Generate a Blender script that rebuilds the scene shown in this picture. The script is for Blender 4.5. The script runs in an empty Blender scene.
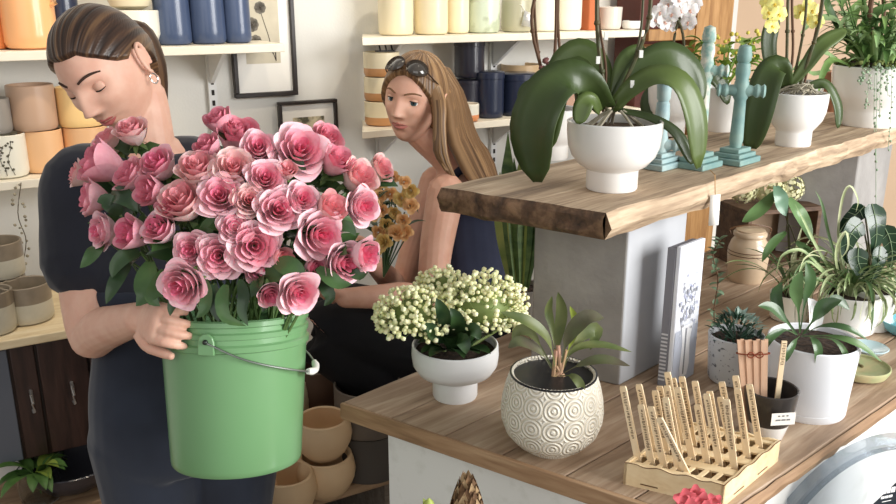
import bpy, math, random
import numpy as np
from mathutils import Vector, Matrix, noise
random.seed(7)
SC = bpy.context.scene
COL = SC.collection
V = Vector
PI = math.pi
# ---------------------------------------------------------------- camera
F, TH, EYE = 850.0, math.radians(16.9), 1.6
ST, CT = math.sin(TH), math.cos(TH)
cd = bpy.data.cameras.new('camera'); cam = bpy.data.objects.new('camera', cd); COL.objects.link(cam)
cam.location = (0, 0, EYE); cam.rotation_euler = (PI/2 - TH, 0, 0)
cd.sensor_width = 36; cd.lens = F*36/896; cd.clip_start = .02
SC.camera = cam
def ray(u, v):
    x, y = (u-448)/F, (252-v)/F
    return V((x, CT + y*ST, -ST + y*CT))
def at(u, v, t): return V((0, 0, EYE)) + ray(u, v)*t
def on_z(u, v, z):
    r = ray(u, v); return at(u, v, (z-EYE)/r.z)
A30 = math.radians(30)
UX, UY = math.cos(A30), math.sin(A30)          # wall direction
def on_wall(u, v, d):
    r = ray(u, v); return at(u, v, d/(-UY*r.x + UX*r.y))
def sd(p): return UX*p.x + UY*p.y, -UY*p.x + UX*p.y
def W(s, d, z): return V((UX*s - UY*d, UY*s + UX*d, z))
def height_at(p, v, dy=0):
    y = (252-v)/F; Y = p.y+dy
    return EYE + Y*(y*CT - ST)/(CT + y*ST)
def depth(p): return p.y*CT - (p.z-EYE)*ST
def pxm(n, p): return n*depth(p)/F             # pixels -> metres at p
def stand(u, v, z, rpx):
    p = on_z(u, v, z); r = pxm(rpx, p)
    d = V((p.x, p.y, 0)).normalized()
    return p + d*r*.9
# ---------------------------------------------------------------- materials
def lin(c):
    return tuple(((x/255+.055)/1.055)**2.4 if x > 10 else x/255/12.92 for x in c) + (1,)
MATS = {}
def M(name, c, c2=None, rough=.5, scale=20, stretch=(1,1,1), bump=0, metal=0, trans=0, sss=0, coat=0,
      detail=4, ramp=(.35,.65), bscale=None, ior=1.45, emit=0, sheen=0):
    if name in MATS: return MATS[name]
    m = bpy.data.materials.new(name); m.use_nodes = True
    n = m.node_tree.nodes; l = m.node_tree.links; b = n['Principled BSDF']
    b.inputs['Base Color'].default_value = lin(c); b.inputs['Roughness'].default_value = rough
    b.inputs['Metallic'].default_value = metal; b.inputs['Transmission Weight'].default_value = trans
    b.inputs['IOR'].default_value = ior
    b.inputs['Coat Weight'].default_value = coat; b.inputs['Coat Roughness'].default_value = .1
    b.inputs['Sheen Weight'].default_value = sheen
    if sss:
        b.inputs['Subsurface Weight'].default_value = sss; b.inputs['Subsurface Scale'].default_value = .01
        b.inputs['Subsurface Radius'].default_value = (1,.35,.2)
    if c2 or bump:
        tc = n.new('ShaderNodeTexCoord'); mp = n.new('ShaderNodeMapping'); nz = n.new('ShaderNodeTexNoise')
        mp.inputs['Scale'].default_value = stretch
        nz.inputs['Scale'].default_value = scale; nz.inputs['Detail'].default_value = detail
        l.new(tc.outputs['Object'], mp.inputs['Vector']); l.new(mp.outputs['Vector'], nz.inputs['Vector'])
        if c2:
            r = n.new('ShaderNodeValToRGB'); e = r.color_ramp.elements
            e[0].position, e[1].position = ramp; e[0].color, e[1].color = lin(c), lin(c2)
            l.new(nz.outputs['Fac'], r.inputs['Fac']); l.new(r.outputs['Color'], b.inputs['Base Color'])
        if bump:
            bp = n.new('ShaderNodeBump'); bp.inputs['Strength'].default_value = bump; bp.inputs['Distance'].default_value = .01
            src = nz
            if bscale:
                src = n.new('ShaderNodeTexNoise'); src.inputs['Scale'].default_value = bscale; l.new(mp.outputs['Vector'], src.inputs['Vector'])
            l.new(src.outputs['Fac'], bp.inputs['Height']); l.new(bp.outputs['Normal'], b.inputs['Normal'])
    MATS[name] = m
    return m
def wood(name, cols, axis=(1,12,12), scale=3.0, rough=.65, bump=.3):
    if name in MATS: return MATS[name]
    m = bpy.data.materials.new(name); m.use_nodes = True
    n = m.node_tree.nodes; l = m.node_tree.links; b = n['Principled BSDF']; b.inputs['Roughness'].default_value = rough
    tc = n.new('ShaderNodeTexCoord'); mp = n.new('ShaderNodeMapping'); mp.inputs['Scale'].default_value = axis
    l.new(tc.outputs['Object'], mp.inputs['Vector'])
    nz = n.new('ShaderNodeTexNoise'); nz.inputs['Scale'].default_value = scale; nz.inputs['Detail'].default_value = 7; nz.inputs['Distortion'].default_value = 1.2
    n2 = n.new('ShaderNodeTexNoise'); n2.inputs['Scale'].default_value = scale*6; n2.inputs['Detail'].default_value = 3
    l.new(mp.outputs['Vector'], nz.inputs['Vector']); l.new(mp.outputs['Vector'], n2.inputs['Vector'])
    mx = n.new('ShaderNodeMath'); mx.operation = 'MULTIPLY_ADD'; mx.inputs[1].default_value = .35
    l.new(n2.outputs['Fac'], mx.inputs[0]); l.new(nz.outputs['Fac'], mx.inputs[2])
    r = n.new('ShaderNodeValToRGB'); e = r.color_ramp.elements
    while len(e) < len(cols): e.new(.5)
    for i, c in enumerate(cols):
        e[i].position = .45 + .45*i/(len(cols)-1); e[i].color = lin(c)
    l.new(mx.outputs[0], r.inputs['Fac']); l.new(r.outputs['Color'], b.inputs['Base Color'])
    bp = n.new('ShaderNodeBump'); bp.inputs['Strength'].default_value = bump; bp.inputs['Distance'].default_value = .006
    l.new(mx.outputs[0], bp.inputs['Height']); l.new(bp.outputs['Normal'], b.inputs['Normal'])
    MATS[name] = m
    return m
# ---------------------------------------------------------------- objects
LABELS = {}
def tag(o, label, cat, group=None, kind=None):
    if label:
        if label in LABELS and not group: print('DUP LABEL', label)
        LABELS[label] = 1; o['label'] = label
    if cat: o['category'] = cat
    if group: o['group'] = group
    if kind: o['kind'] = kind
    return o
def thing(name, label, cat, loc=(0,0,0), group=None, rot=None):
    o = bpy.data.objects.new(name, None); COL.objects.link(o); o.location = loc; o.empty_display_size = .05
    if rot is not None:
        o.rotation_mode = 'QUATERNION'; o.rotation_quaternion = rot
    return tag(o, label, cat, group)
def link(name, me, parent=None, loc=None):
    o = bpy.data.objects.new(name, me); COL.objects.link(o)
    if parent: o.parent = parent
    if loc is not None: o.location = loc
    return o
def _ico():
    import bmesh
    out = []
    for s in (1, 2):
        bm = bmesh.new(); bmesh.ops.create_icosphere(bm, subdivisions=s, radius=1)
        bm.verts.ensure_lookup_table()
        out.append(([v.co.copy() for v in bm.verts], [[v.index for v in f.verts] for f in bm.faces])); bm.free()
    return out
ICO = _ico()
def frame(t, hint=None):
    t = t.normalized(); h = hint or V((0,0,1))
    if abs(t.dot(h.normalized())) > .97: h = V((1,0,0)) if abs(t.x) < .9 else V((0,1,0))
    a = h.cross(t).normalized(); b = t.cross(a)
    return a, b
class MB:
    def __init__(s): s.v = []; s.f = []; s.m = []
    def add(s, vs, fs, mi=0):
        o = len(s.v); s.v += [tuple(p) for p in vs]; s.f += [tuple(i+o for i in f) for f in fs]; s.m += [mi]*len(fs); return s
    def box(s, lo, hi, mi=0, mat=None):
        c = [V((x,y,z)) for z in (lo[2],hi[2]) for y in (lo[1],hi[1]) for x in (lo[0],hi[0])]
        if mat: c = [mat @ p for p in c]
        return s.add(c, [(0,2,3,1),(4,5,7,6),(0,1,5,4),(1,3,7,5),(3,2,6,7),(2,0,4,6)], mi)
    def prism(s, poly, z0, z1, mi=0):
        n = len(poly); vs = [V((p[0],p[1],z0)) for p in poly] + [V((p[0],p[1],z1)) for p in poly]
        return s.add(vs, [tuple(range(n))[::-1], tuple(range(n,2*n))] + [(i,(i+1)%n,n+(i+1)%n,n+i) for i in range(n)], mi)
    def rings(s, rs, cap=True, mi=0, closed=True):
        n = len(rs[0]); vs = [p for r in rs for p in r]; fs = []
        for k in range(len(rs)-1):
            for i in range(n if closed else n-1):
                j = (i+1) % n
                fs.append((k*n+i, k*n+j, (k+1)*n+j, (k+1)*n+i))
        if cap: fs += [tuple(range(n))[::-1], tuple(range((len(rs)-1)*n, len(rs)*n))]
        return s.add(vs, fs, mi)
    def lathe(s, prof, c=(0,0,0), n=40, mi=0, cap=True, ax=None):
        c = V(c); ax = ax or (V((1,0,0)), V((0,1,0)), V((0,0,1)))
        return s.rings([[c + (ax[0]*math.cos(2*PI*i/n) + ax[1]*math.sin(2*PI*i/n))*r + ax[2]*z for i in range(n)] for r, z in prof], cap, mi)
    def tube(s, pts, rad, n=8, mi=0, hint=None, cap=True):
        pts = [V(p) for p in pts]; rs = []
        for k, p in enumerate(pts):
            t = pts[min(k+1,len(pts)-1)] - pts[max(k-1,0)]
            if t.length < 1e-9: t = V((0,0,1))
            a, b = frame(t, hint)
            r = rad[k] if isinstance(rad, (list,tuple)) else rad
            rs.append([p + (a*math.cos(2*PI*i/n) + b*math.sin(2*PI*i/n))*r for i in range(n)])
        return s.rings(rs, cap, mi)
    def ball(s, c, r, mi=0, lvl=0, axes=None):
        vs, fs = ICO[lvl]; c = V(c)
        if axes: return s.add([c + axes[0]*p.x + axes[1]*p.y + axes[2]*p.z for p in vs], fs, mi)
        return s.add([c + p*r for p in vs], fs, mi)
    def leaf(s, path, w, hint=V((0,0,1)), fold=.25, mi=0, prof=None, n=None):
        """ribbon along path with half-width profile; V-folded; hint = leaf upper side direction"""
        path = [V(p) for p in path]; m = len(path); vs = []
        for k, p in enumerate(path):
            q = k/(m-1); t = path[min(k+1,m-1)] - path[max(k-1,0)]
            if t.length < 1e-9: t = V((0,0,1))
            t.normalize(); sv = t.cross(hint)
            if sv.length < 1e-4: sv = t.cross(V((.3,1,.2)))
            sv.normalize(); nn = sv.cross(t)
            ww = w*(prof(q) if prof else math.sin(PI*min(1,.06+.94*q)**.8)**.75 if q < 1 else .02)
            for a in (-1,-.5,0,.5,1): vs.append(p + sv*ww*a + nn*(abs(a)**1.4)*ww*fold)
        fs = []
        for k in range(m-1):
            for i in range(4):
                fs.append((k*5+i, k*5+i+1, (k+1)*5+i+1, (k+1)*5+i))
        return s.add(vs, fs, mi)
    def strap(s, base, az, L, w, el=1.2, droop=1.6, n=9, curl=0, mi=0, prof=None, fold=.25, hintflip=False):
        p = V(base); pts = [p.copy()]
        for k in range(n-1):
            q = k/(n-2); e = el - droop*q; a = az + curl*q
            p = p + V((math.cos(a)*math.cos(e), math.sin(a)*math.cos(e), math.sin(e)))*(L/(n-1)); pts.append(p.copy())
        h = V((-math.cos(az)*.7, -math.sin(az)*.7, 1)) if el > .6 else V((0,0,1))
        s.leaf(pts, w, h, fold, mi, prof); return pts
    def shift(s, d):
        s.v = [(x-d[0], y-d[1], z-d[2]) for x, y, z in s.v]; return s
    def xf(s, m): s.v = [tuple(m @ V(p)) for p in s.v]; return s
    def mesh(s, name, mats, smooth=True, fixn=False):
        me = bpy.data.meshes.new(name); me.from_pydata(s.v, [], s.f)
        for m in (mats if isinstance(mats,(list,tuple)) else [mats]): me.materials.append(m)
        if max(s.m, default=0): me.polygons.foreach_set('material_index', s.m)
        me.validate(); me.update()
        if fixn:
            import bmesh
            bm = bmesh.new(); bm.from_mesh(me); bmesh.ops.remove_doubles(bm, verts=bm.verts, dist=1e-6); bmesh.ops.recalc_face_normals(bm, faces=bm.faces); bm.to_mesh(me); bm.free()
        if smooth:
            me.polygons.foreach_set('use_smooth', [True]*len(me.polygons))
            try: me.set_sharp_from_angle(angle=math.radians(42))
            except Exception: pass
        return me
    def build(s, name, mats, parent=None, loc=None, smooth=True, bevel=0, label=None, kind=None, solid=0, sub=0, fixn=False):
        o = link(name, s.mesh(name, mats, smooth, fixn), parent, loc)
        if bevel:
            b = o.modifiers.new('bevel','BEVEL'); b.width = bevel; b.segments = 2; b.limit_method = 'ANGLE'; b.angle_limit = .6
        if solid:
            b = o.modifiers.new('solid','SOLIDIFY'); b.thickness = solid; b.offset = 0
        if sub:
            b = o.modifiers.new('sub','SUBSURF'); b.levels = b.render_levels = sub
        if label: o['label'] = label
        if kind: o['kind'] = kind
        return o
def remesh(mb, voxel, smooth=2):
    me = bpy.data.meshes.new('tmp'); me.from_pydata(mb.v, [], mb.f); me.update()
    o = bpy.data.objects.new('tmp', me); COL.objects.link(o)
    r = o.modifiers.new('r','REMESH'); r.mode = 'VOXEL'; r.voxel_size = voxel; r.use_smooth_shade = True
    if smooth:
        q = o.modifiers.new('s','SMOOTH'); q.factor = .5; q.iterations = smooth
    dg = bpy.context.evaluated_depsgraph_get(); dg.update()
    out = bpy.data.meshes.new_from_object(o.evaluated_get(dg), depsgraph=dg)
    bpy.data.objects.remove(o); bpy.data.meshes.remove(me)
    out.polygons.foreach_set('use_smooth', [True]*len(out.polygons))
    return out
def structure(name, mb, mats, **k):
    o = mb.build(name, mats, **k); o['kind'] = 'structure'; return o
def spline(pts, n):
    """Catmull-Rom through pts"""
    pts = [V(p) for p in pts]; P = [pts[0]*2-pts[1]] + pts + [pts[-1]*2-pts[-2]]; out = []
    segs = len(pts)-1
    for i in range(n):
        x = i/(n-1)*segs; k = min(int(x), segs-1); u = x-k; a,b,c,d = P[k:k+4]
        out.append(.5*((2*b) + (c-a)*u + (2*a-5*b+4*c-d)*u*u + (3*b-a-3*c+d)*u**3))
    return out
def rnd(a, b): return random.uniform(a, b)
# ---------------------------------------------------------------- setting
Zc, Zs = .90, 1.28                        # counter top, live-edge shelf top
m_wall = M('wall_paint', (226,224,216), (216,215,210), rough=.85, scale=4, bump=.05, bscale=160)
m_wall_warm = M('wall_warm_light', (206,178,150), (200,172,144), rough=.85, scale=3)  # warm lamplight on the right wall, put into its base colour
m_floor = M('floor_concrete', (128,116,104), (158,146,132), rough=.6, scale=3, detail=8)
m_white = M('white_paint', (238,236,230), (228,226,220), rough=.5, scale=12, ramp=(.3,.8))
m_shelf = M('shelf_cream', (240,232,214), (230,220,200), rough=.5, scale=8)
m_metal_w = M('white_bracket', (222,222,220), rough=.4)
dark = M('dark_slot', (40,36,34), rough=.8)
def obox(mb, s0, s1, d0, d1, z0, z1, mi=0):
    return mb.add([W(s,d,z) for z in (z0,z1) for d in (d0,d1) for s in (s0,s1)], [(0,2,3,1),(4,5,7,6),(0,1,5,4),(1,3,7,5),(3,2,6,7),(2,0,4,6)], mi)
DW = 2.5
sA = -2.2
sCorner = sd(on_wall(733, 60, DW))[0]
structure('wall_back', obox(MB(), sA, sCorner, DW, DW+.1, 0, 2.7), m_wall)
cc = W(sCorner, DW, 0)
wr = V((math.cos(math.radians(8)), math.sin(math.radians(8)), 0)); wn = V((-wr.y, wr.x, 0))
mb = MB(); q = [cc, cc+wr*2.6, cc+wr*2.6+wn*.1, cc+wn*.1]; mb.prism(q, 0, 2.7); structure('wall_right', mb, m_wall_warm)
structure('floor', MB().box((-3.2,-1.6,-.05),(4.2,4.4,0)), m_floor)

# counter (worktop + carcass)
wtop = wood('counter_wood', [(132,108,86),(156,130,106),(174,150,126),(190,168,144)], axis=(1.2,14,14), scale=2.2, rough=.6)
wedge = wood('counter_edge', [(126,96,68),(160,126,94),(186,154,120)], axis=(1.2,14,14), scale=2.2)
P1, P2, P3 = on_z(343,402,Zc), on_z(711,524,Zc), on_z(896,396,Zc)
rdir = (P3-P2).normalized(); rdir.z = 0
ang = math.atan2(rdir.y, rdir.x)
Pr = P2 + rdir*1.75; ldir = (on_z(414,368,Zc)-P1).normalized(); Pl = P1 + (rdir+ldir).normalized()*1.75
top = thing('display_counter', 'whitewashed shop counter with a brown plank worktop in the foreground', 'counter', (P2.x,P2.y,0))
mb = MB()
nb = 6
for i in range(nb):                        # planks side by side, running away from the camera
    a, b = i/nb, (i+1)/nb - .004
    q = [P1.lerp(P2,a), P1.lerp(P2,b), Pl.lerp(Pr,b), Pl.lerp(Pr,a)]
    if i: pass
    mb.prism([(p.x,p.y) for p in q], Zc-.026, Zc)
fe = (P2-P1).normalized(); fn = V((fe.y,-fe.x,0))
R = Matrix.Rotation(-ang, 4, 'Z')
mb.shift((P2.x,P2.y,0)).xf(R)
o = mb.build('worktop', wtop, top, bevel=.002); o.rotation_euler.z = ang
mb = MB()                                   # front lipping board, grain along the front edge
q = [P1+fn*.0, P2+fn*.0, P2-fn*-.006, P1-fn*-.006]
mb.prism([(p.x,p.y) for p in [P1+fn*.001, P2+fn*.001, P2+fn*.009, P1+fn*.009]], Zc-.03, Zc+.001)
mb.shift((P2.x,P2.y,0)).xf(Matrix.Rotation(-math.atan2(fe.y,fe.x),4,'Z'))
o = mb.build('front_edging', wedge, top, bevel=.002); o.rotation_euler.z = math.atan2(fe.y,fe.x)
mb = MB()                                   # rough live right-hand edge
rn = V((rdir.y,-rdir.x,0)); L = []; n = 60
for k in range(n+1):
    p = P2 + rdir*(1.75*k/n); j = .006+.006*noise.noise(V((k*.7,1,0)))
    z1, z0 = Zc - .003 + .003*noise.noise(V((k*.9,4,0))), Zc-.028+.006*noise.noise(V((k*.8,9,0)))
    L.append([p + rn*.0005 + V((0,0,z1-Zc)), p + rn*(j+.003) + V((0,0,(z1-Zc)-.007)), p + rn*j + V((0,0,(z0-Zc)+.006)), p + rn*.0005 + V((0,0,z0-Zc))])
mb.rings(L); mb.shift((P2.x,P2.y,0)).xf(R); o = mb.build('bark_edge', wedge, top); o.rotation_euler.z = ang
def inset(p, a, b): return p + a + b
c1 = P1 + fe*.065 + rdir*.035; c2 = P2 - fe*.012 + rdir*.012
mb = MB(); q = [c1, c2, Pr - fe*.012 - rdir*.02, Pl + fe*.06 - rdir*.02]
mb.prism([(p.x,p.y) for p in q], 0, Zc-.026); mb.shift((P2.x,P2.y,0)); mb.build('base_panel', M('panel_white',(236,236,232),(222,222,216),rough=.6,scale=30,ramp=(.55,.75)), top)
# ---------------------------------------------------------------- live edge shelf on concrete columns
wl = wood('driftwood', [(122,102,82),(162,138,112),(190,166,138),(212,192,164)], axis=(1.0,13,13), scale=2.4, rough=.75, bump=.6)
wdark = wood('driftwood_end', [(52,38,28),(92,68,48),(140,110,82)], axis=(5,5,5), scale=4, bump=.8)
B1, B2, B3 = on_z(441,187,Zs), on_z(606,213,Zs), on_z(896,127,Zs)
bdir = (B3-B2).normalized(); bang = math.atan2(bdir.y,bdir.x); bw = (B1-B2); 
bn = V((-bdir.y,bdir.x,0)); Wd = bw.dot(bn); off = bw.dot(bdir)
Lb = 1.75
def shelf_board():
    nx, rows = 90, []
    for k in range(nx+1):
        x = Lb*k/nx
        f = .010*noise.noise(V((x*7,0,3))) + .006*noise.noise(V((x*22,0,8)))
        # front edge y=f, back edge y=Wd; near end slanted
        xs = lambda y: x + (off*(y/Wd) + .012*noise.noise(V((y*25,2,1))) )*(1-k/nx)
        ring = []
        m = 10
        for j in range(m+1):
            y = f + (Wd-f)*j/m
            ring.append(V((xs(y), y, .002*noise.noise(V((x*9,y*14,0))))))
        e = .006*noise.noise(V((x*15,4,2)))
        th = .043 + .006*noise.noise(V((x*8,7,2)))
        ring.append(V((xs(Wd)-.001, Wd+.010, -.02)))
        for j in range(m+1):
            y = Wd - (Wd-f)*j/m
            ring.append(V((xs(y), y, -th + .004*noise.noise(V((x*12,y*20,5))))))
        ring.append(V((xs(f), f-.012+e, -.024)))
        rows.append(ring)
    mb = MB(); mb.rings(rows, cap=False)
    n = len(rows[0])
    for R0, fl in ((rows[0], 0), (rows[-1], 1)):
        vs = [p.copy() for p in R0]; m = 10
        # ragged end face made of strips, with broken relief on the near end
        top_ = R0[:m+1]; bot = R0[m+2:2*m+3][::-1]; grid = []
        for j in range(m+1):
            colm = []
            for i in range(6):
                p = top_[j].lerp(bot[j], i/5)
                if 0 < i < 5 and not fl: p = p + V((-.010*abs(noise.noise(V((j*.9,i*1.3,6)))) - .004, 0, 0))
                colm.append(p)
            grid.append(colm)
        vs = [p for c_ in grid for p in c_]
        mb.add([top_[0], R0[-1], bot[0], top_[m], R0[m+1], bot[m]], [(0,1,2),(3,4,5)], 1 if not fl else 0)
        mb.add(vs, [(j*6+i, j*6+i+1, (j+1)*6+i+1, (j+1)*6+i) if not fl else (j*6+i, (j+1)*6+i, (j+1)*6+i+1, j*6+i+1) for j in range(m) for i in range(5)], 1 if not fl else 0)
    return mb
o = shelf_board().build('live_edge_board', [wl, wdark], None, loc=(B2.x,B2.y,Zs)); o.rotation_euler.z = bang
tag(o, 'thick driftwood board with a ragged live edge, laid across grey concrete columns', 'shelf')
conc = M('concrete', (142,139,136), (162,159,156), rough=.8, scale=9, detail=6, bump=.08, bscale=90)
concp = M('concrete_pale_side', (184,186,190), (170,172,177), rough=.8, scale=6, detail=6)  # paler tone for the near block's right-hand face
C2 = on_z(619,386,Zc); C1 = on_z(524,350,Zc)
cdir = (C2-C1); cdir.z = 0; cw = on_z(619,386,Zc) - on_z(524,352,Zc)
colang = math.radians(-30)
cu = V((math.cos(colang), math.sin(colang), 0)); cv = V((-cu.y, cu.x, 0))
w1 = .182
cv2 = bdir.copy()
K = [C2 - cu*w1, C2, C2 + cv2*.20, C2 - cu*w1 + cv2*.20]
ztop = Zs-.049
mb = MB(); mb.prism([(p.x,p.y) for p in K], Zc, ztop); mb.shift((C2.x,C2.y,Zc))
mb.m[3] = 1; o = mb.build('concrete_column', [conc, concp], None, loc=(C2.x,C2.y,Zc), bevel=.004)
tag(o, 'grey concrete block with a paler right side carrying the near end of the driftwood board', 'column block')
D2 = C2 + bdir*1.06 - bn*(-.0)
mb = MB(); K = [D2 - cu*w1, D2, D2 + cv2*.24, D2 - cu*w1 + cv2*.24]
mb.prism([(p.x,p.y) for p in K], Zc, ztop); mb.shift((D2.x,D2.y,Zc))
o = mb.build('concrete_column', conc, None, loc=(D2.x,D2.y,Zc), bevel=.004)
tag(o, 'grey concrete block under the far end of the driftwood board, behind trailing plants', 'column block')
# white paper tag hanging under the board
p = at(716, 188, 1.49)
t = thing('price_tag', 'blank white paper tag hanging on a string over the driftwood board\'s edge', 'tag', p)
mb = MB(); a = V((.95,.25,0)); mb.add([a*-.010+V((0,0,-.012)), a*.010+V((0,0,-.012)), a*.012+V((0,0,-.068)), a*-.008+V((0,0,-.068))], [(0,1,2,3)])
mb.build('paper', M('paper_white',(240,236,228),rough=.8), t, solid=.001); MB().tube([V((-.004,.03,.026)),V((-.002,.006,.022)),V((0,0,-.015))], .0008, 5).build('string', M('twine',(170,130,80),rough=.9), t)

# ---------------------------------------------------------------- wall shelves
def wall_shelf(label, u0, u1, v, z, d0=2.28, th=.022, brs=(), trim=.10):
    s0 = sd(on_wall(u0, v, d0))[0]; s1 = sd(on_wall(u1, v, d0))[0]
    o0 = W(s0, DW, z)
    t = thing('wall_shelf', label, 'shelf', o0)
    mb = obox(MB(), s0, s1, d0, DW-.002, z-th, z)
    if u0 > 0: mb.v = [(x+UX*trim, y+UY*trim, z_) if abs((UX*x+UY*y)-s0) < 1e-4 and -UY*x+UX*y > d0+.1 else (x,y,z_) for x,y,z_ in mb.v]
    mb.shift(o0); mb.build('board', m_shelf, t, bevel=.002)
    for ub in brs:
        s = sd(on_wall(ub, v, DW))[0]
        mb = MB(); obox(mb, s-.012, s+.012, DW-.016, DW-.002, z-.32, z-th)
        for k in range(9): obox(mb, s-.004, s+.004, DW-.0175, DW-.0155, z-.30+k*.03, z-.285+k*.03, 1)
        b = [W(s-.006,DW-.01,z-.12), W(s-.006,d0+.05,z-th), W(s-.006,DW-.01,z-th)]; c_ = [W(s+.006,DW-.01,z-.12), W(s+.006,d0+.05,z-th), W(s+.006,DW-.01,z-th)]
        mb.add(b+c_, [(0,1,2),(5,4,3),(0,3,4,1),(1,4,5,2),(2,5,3,0)])
        mb.shift(o0); mb.build('bracket', [m_metal_w, dark], t)
    return t
wall_shelf('upper cream wall shelf behind the dark-haired woman, its end crossing a framed print', -90, 285, 48, 1.470, brs=(208,))
wall_shelf('lower cream wall shelf behind the dark-haired woman with peach pots', -90, 196, 160, 1.165, brs=(205,))
wall_shelf('upper cream wall shelf above the blonde woman, holding cream canisters', 362, 645, 35, 1.480, brs=(378,492))
wall_shelf('lower cream wall shelf behind the blonde woman with navy canisters', 362, 640, 124, 1.213, brs=(378,492))
# ---------------------------------------------------------------- left counter, cabinet, bench
def wall_block(name, label, cat, u0, u1, v, dd, d1, z0, z1, mat):
    s0, s1 = sd(on_wall(u0,v,dd))[0], sd(on_wall(u1,v,dd))[0]
    mb = obox(MB(), s0, s1, dd, d1, z0, z1); c_ = W((s0+s1)/2, (dd+d1)/2, z0); mb.shift(c_)
    return tag(mb.build(name, mat, None, loc=c_, bevel=.003), label, cat)
pale = wood('pale_wood', [(214,190,150),(232,212,174),(242,226,194)], axis=(2,12,12), scale=2, bump=.1)
greyw = wood('grey_wood', [(118,106,94),(142,130,118),(160,148,134)], axis=(2,14,14), scale=2)
def wall_top(name, label, cat, u0, u1, v, d0, d1, z0, z1, mat):
    s0, s1 = sd(on_wall(u0,v,d0))[0], sd(on_wall(u1,v,d0))[0]; o0 = W(s0,d0,z0)
    mb = obox(MB(), s0, s1, d0, d1, z0, z1); mb.shift(o0); mb.xf(Matrix.Rotation(-A30,4,'Z'))
    o = mb.build(name, mat, None, loc=o0, bevel=.003); o.rotation_euler.z = A30
    return tag(o, label, cat)
wall_top('worktop', 'pale wooden worktop on the dark cabinet, left behind the dark-haired woman', 'worktop', -70, 235, 340, 2.04, DW-.004, .828, .85, pale)
mcab = wood('walnut', [(38,24,20),(58,38,32),(72,50,42)], axis=(12,12,1.2), scale=2, rough=.4, bump=.1)
Zb = .42
s0, s1 = sd(on_wall(-40,380,2.07))[0], sd(on_wall(215,380,2.07))[0]
o0 = W(s0,2.07,.53)
cab = thing('cabinet', 'low dark walnut cabinet with silver handles under the pale worktop', 'cabinet', o0)
mb = obox(MB(), s0, s1, 2.075, DW-.004, .53, .828); mb.shift(o0); mb.build('carcass', mcab, cab)
us = [-40, 14, 41, 92, 150, 215]
ss = [sd(on_wall(u,390,2.07))[0] for u in us]
steel = M('steel', (205,205,205), rough=.3, metal=.9)
for i in range(5):
    mb = obox(MB(), ss[i]+.003, ss[i+1]-.003, 2.058, 2.076, .538, .822); mb.shift(o0)
    d_ = mb.build('door', mcab if i else M('grey_door',(96,100,110),rough=.5), cab, bevel=.002)
    if i:
        hs = ss[i]+.6*(ss[i+1]-ss[i]); mb = MB()
        mb.tube([W(hs,2.058,.66),W(hs,2.040,.663),W(hs,2.038,.685),W(hs,2.040,.707),W(hs,2.058,.71)], .004, 8); mb.shift(o0); mb.build('handle', steel, d_)
# legs + plinth
mb = obox(MB(), s0+.02, s1-.02, 2.2, 2.45, Zb, .53); c_ = W((s0+s1)/2, 2.3, Zb); mb.shift(c_)
tag(mb.build('plinth', m_white, None, loc=c_), 'white plinth lifting the dark walnut cabinet off the bench', 'plinth')
bn0 = wall_top('bench_top', 'low wooden bench running behind both women, bowls standing on its right end', 'bench', -120, 420, 480, 1.74, DW-.004, Zb-.03, Zb, wood('bench_wood', [(124,98,74),(160,130,100),(186,156,124)], axis=(1.5,14,14), scale=2))
s0b, s1b = sd(on_wall(-120,480,1.74))[0], sd(on_wall(420,480,1.74))[0]
for k, ss_ in enumerate((s0b+.05, (s0b+s1b)/2, s1b-.05)):
    mb = obox(MB(), -.025, .025, 1.80, 2.42, 0, Zb-.03); 
    mb.v = [(x+UX*ss_, y+UY*ss_, z) for x,y,z in mb.v]; mb.shift(W(s0b,1.74,Zb-.03)); mb.xf(Matrix.Rotation(-A30,4,'Z'))
    mb.build('trestle', greyw, bn0)
# ---------------------------------------------------------------- pictures
black_f = M('black_frame', (44,38,36), rough=.4)
matb = M('mat_board', (240,238,232), rough=.8)
def picture(label, uA, uB, vT, vB, paint, bar=.018):
    d = DW-.001
    pa, pb = on_wall(uA, (vT+vB)/2, d), on_wall(uB, (vT+vB)/2, d)
    s0, s1 = sd(pa)[0], sd(pb)[0]; pm = W((s0+s1)/2, d, 0)
    z1, z0 = height_at(pm, vT), height_at(pm, vB); o0 = W((s0+s1)/2, DW, z0)
    t = thing('picture_frame', label, 'picture', o0)
    mb = MB()
    obox(mb, s0, s1, DW-.022, DW-.002, z0, z0+bar); obox(mb, s0, s1, DW-.022, DW-.002, z1-bar, z1)
    obox(mb, s0, s0+bar, DW-.022, DW-.002, z0+bar, z1-bar); obox(mb, s1-bar, s1, DW-.022, DW-.002, z0+bar, z1-bar)
    mb.shift(o0); mb.build('frame', black_f, t, bevel=.002)
    mb = obox(MB(), s0+bar, s1-bar, DW-.010, DW-.004, z0+bar, z1-bar); mb.shift(o0); mb.build('mat_board', matb, t)
    paint(t, o0, s0, s1, z0, z1)
    return t
sep = M('sepia_paper', (206,198,178), (192,184,164), rough=.8, scale=14)
ink = M('grey_ink', (96,92,84), (132,126,116), rough=.8, scale=90)
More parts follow.
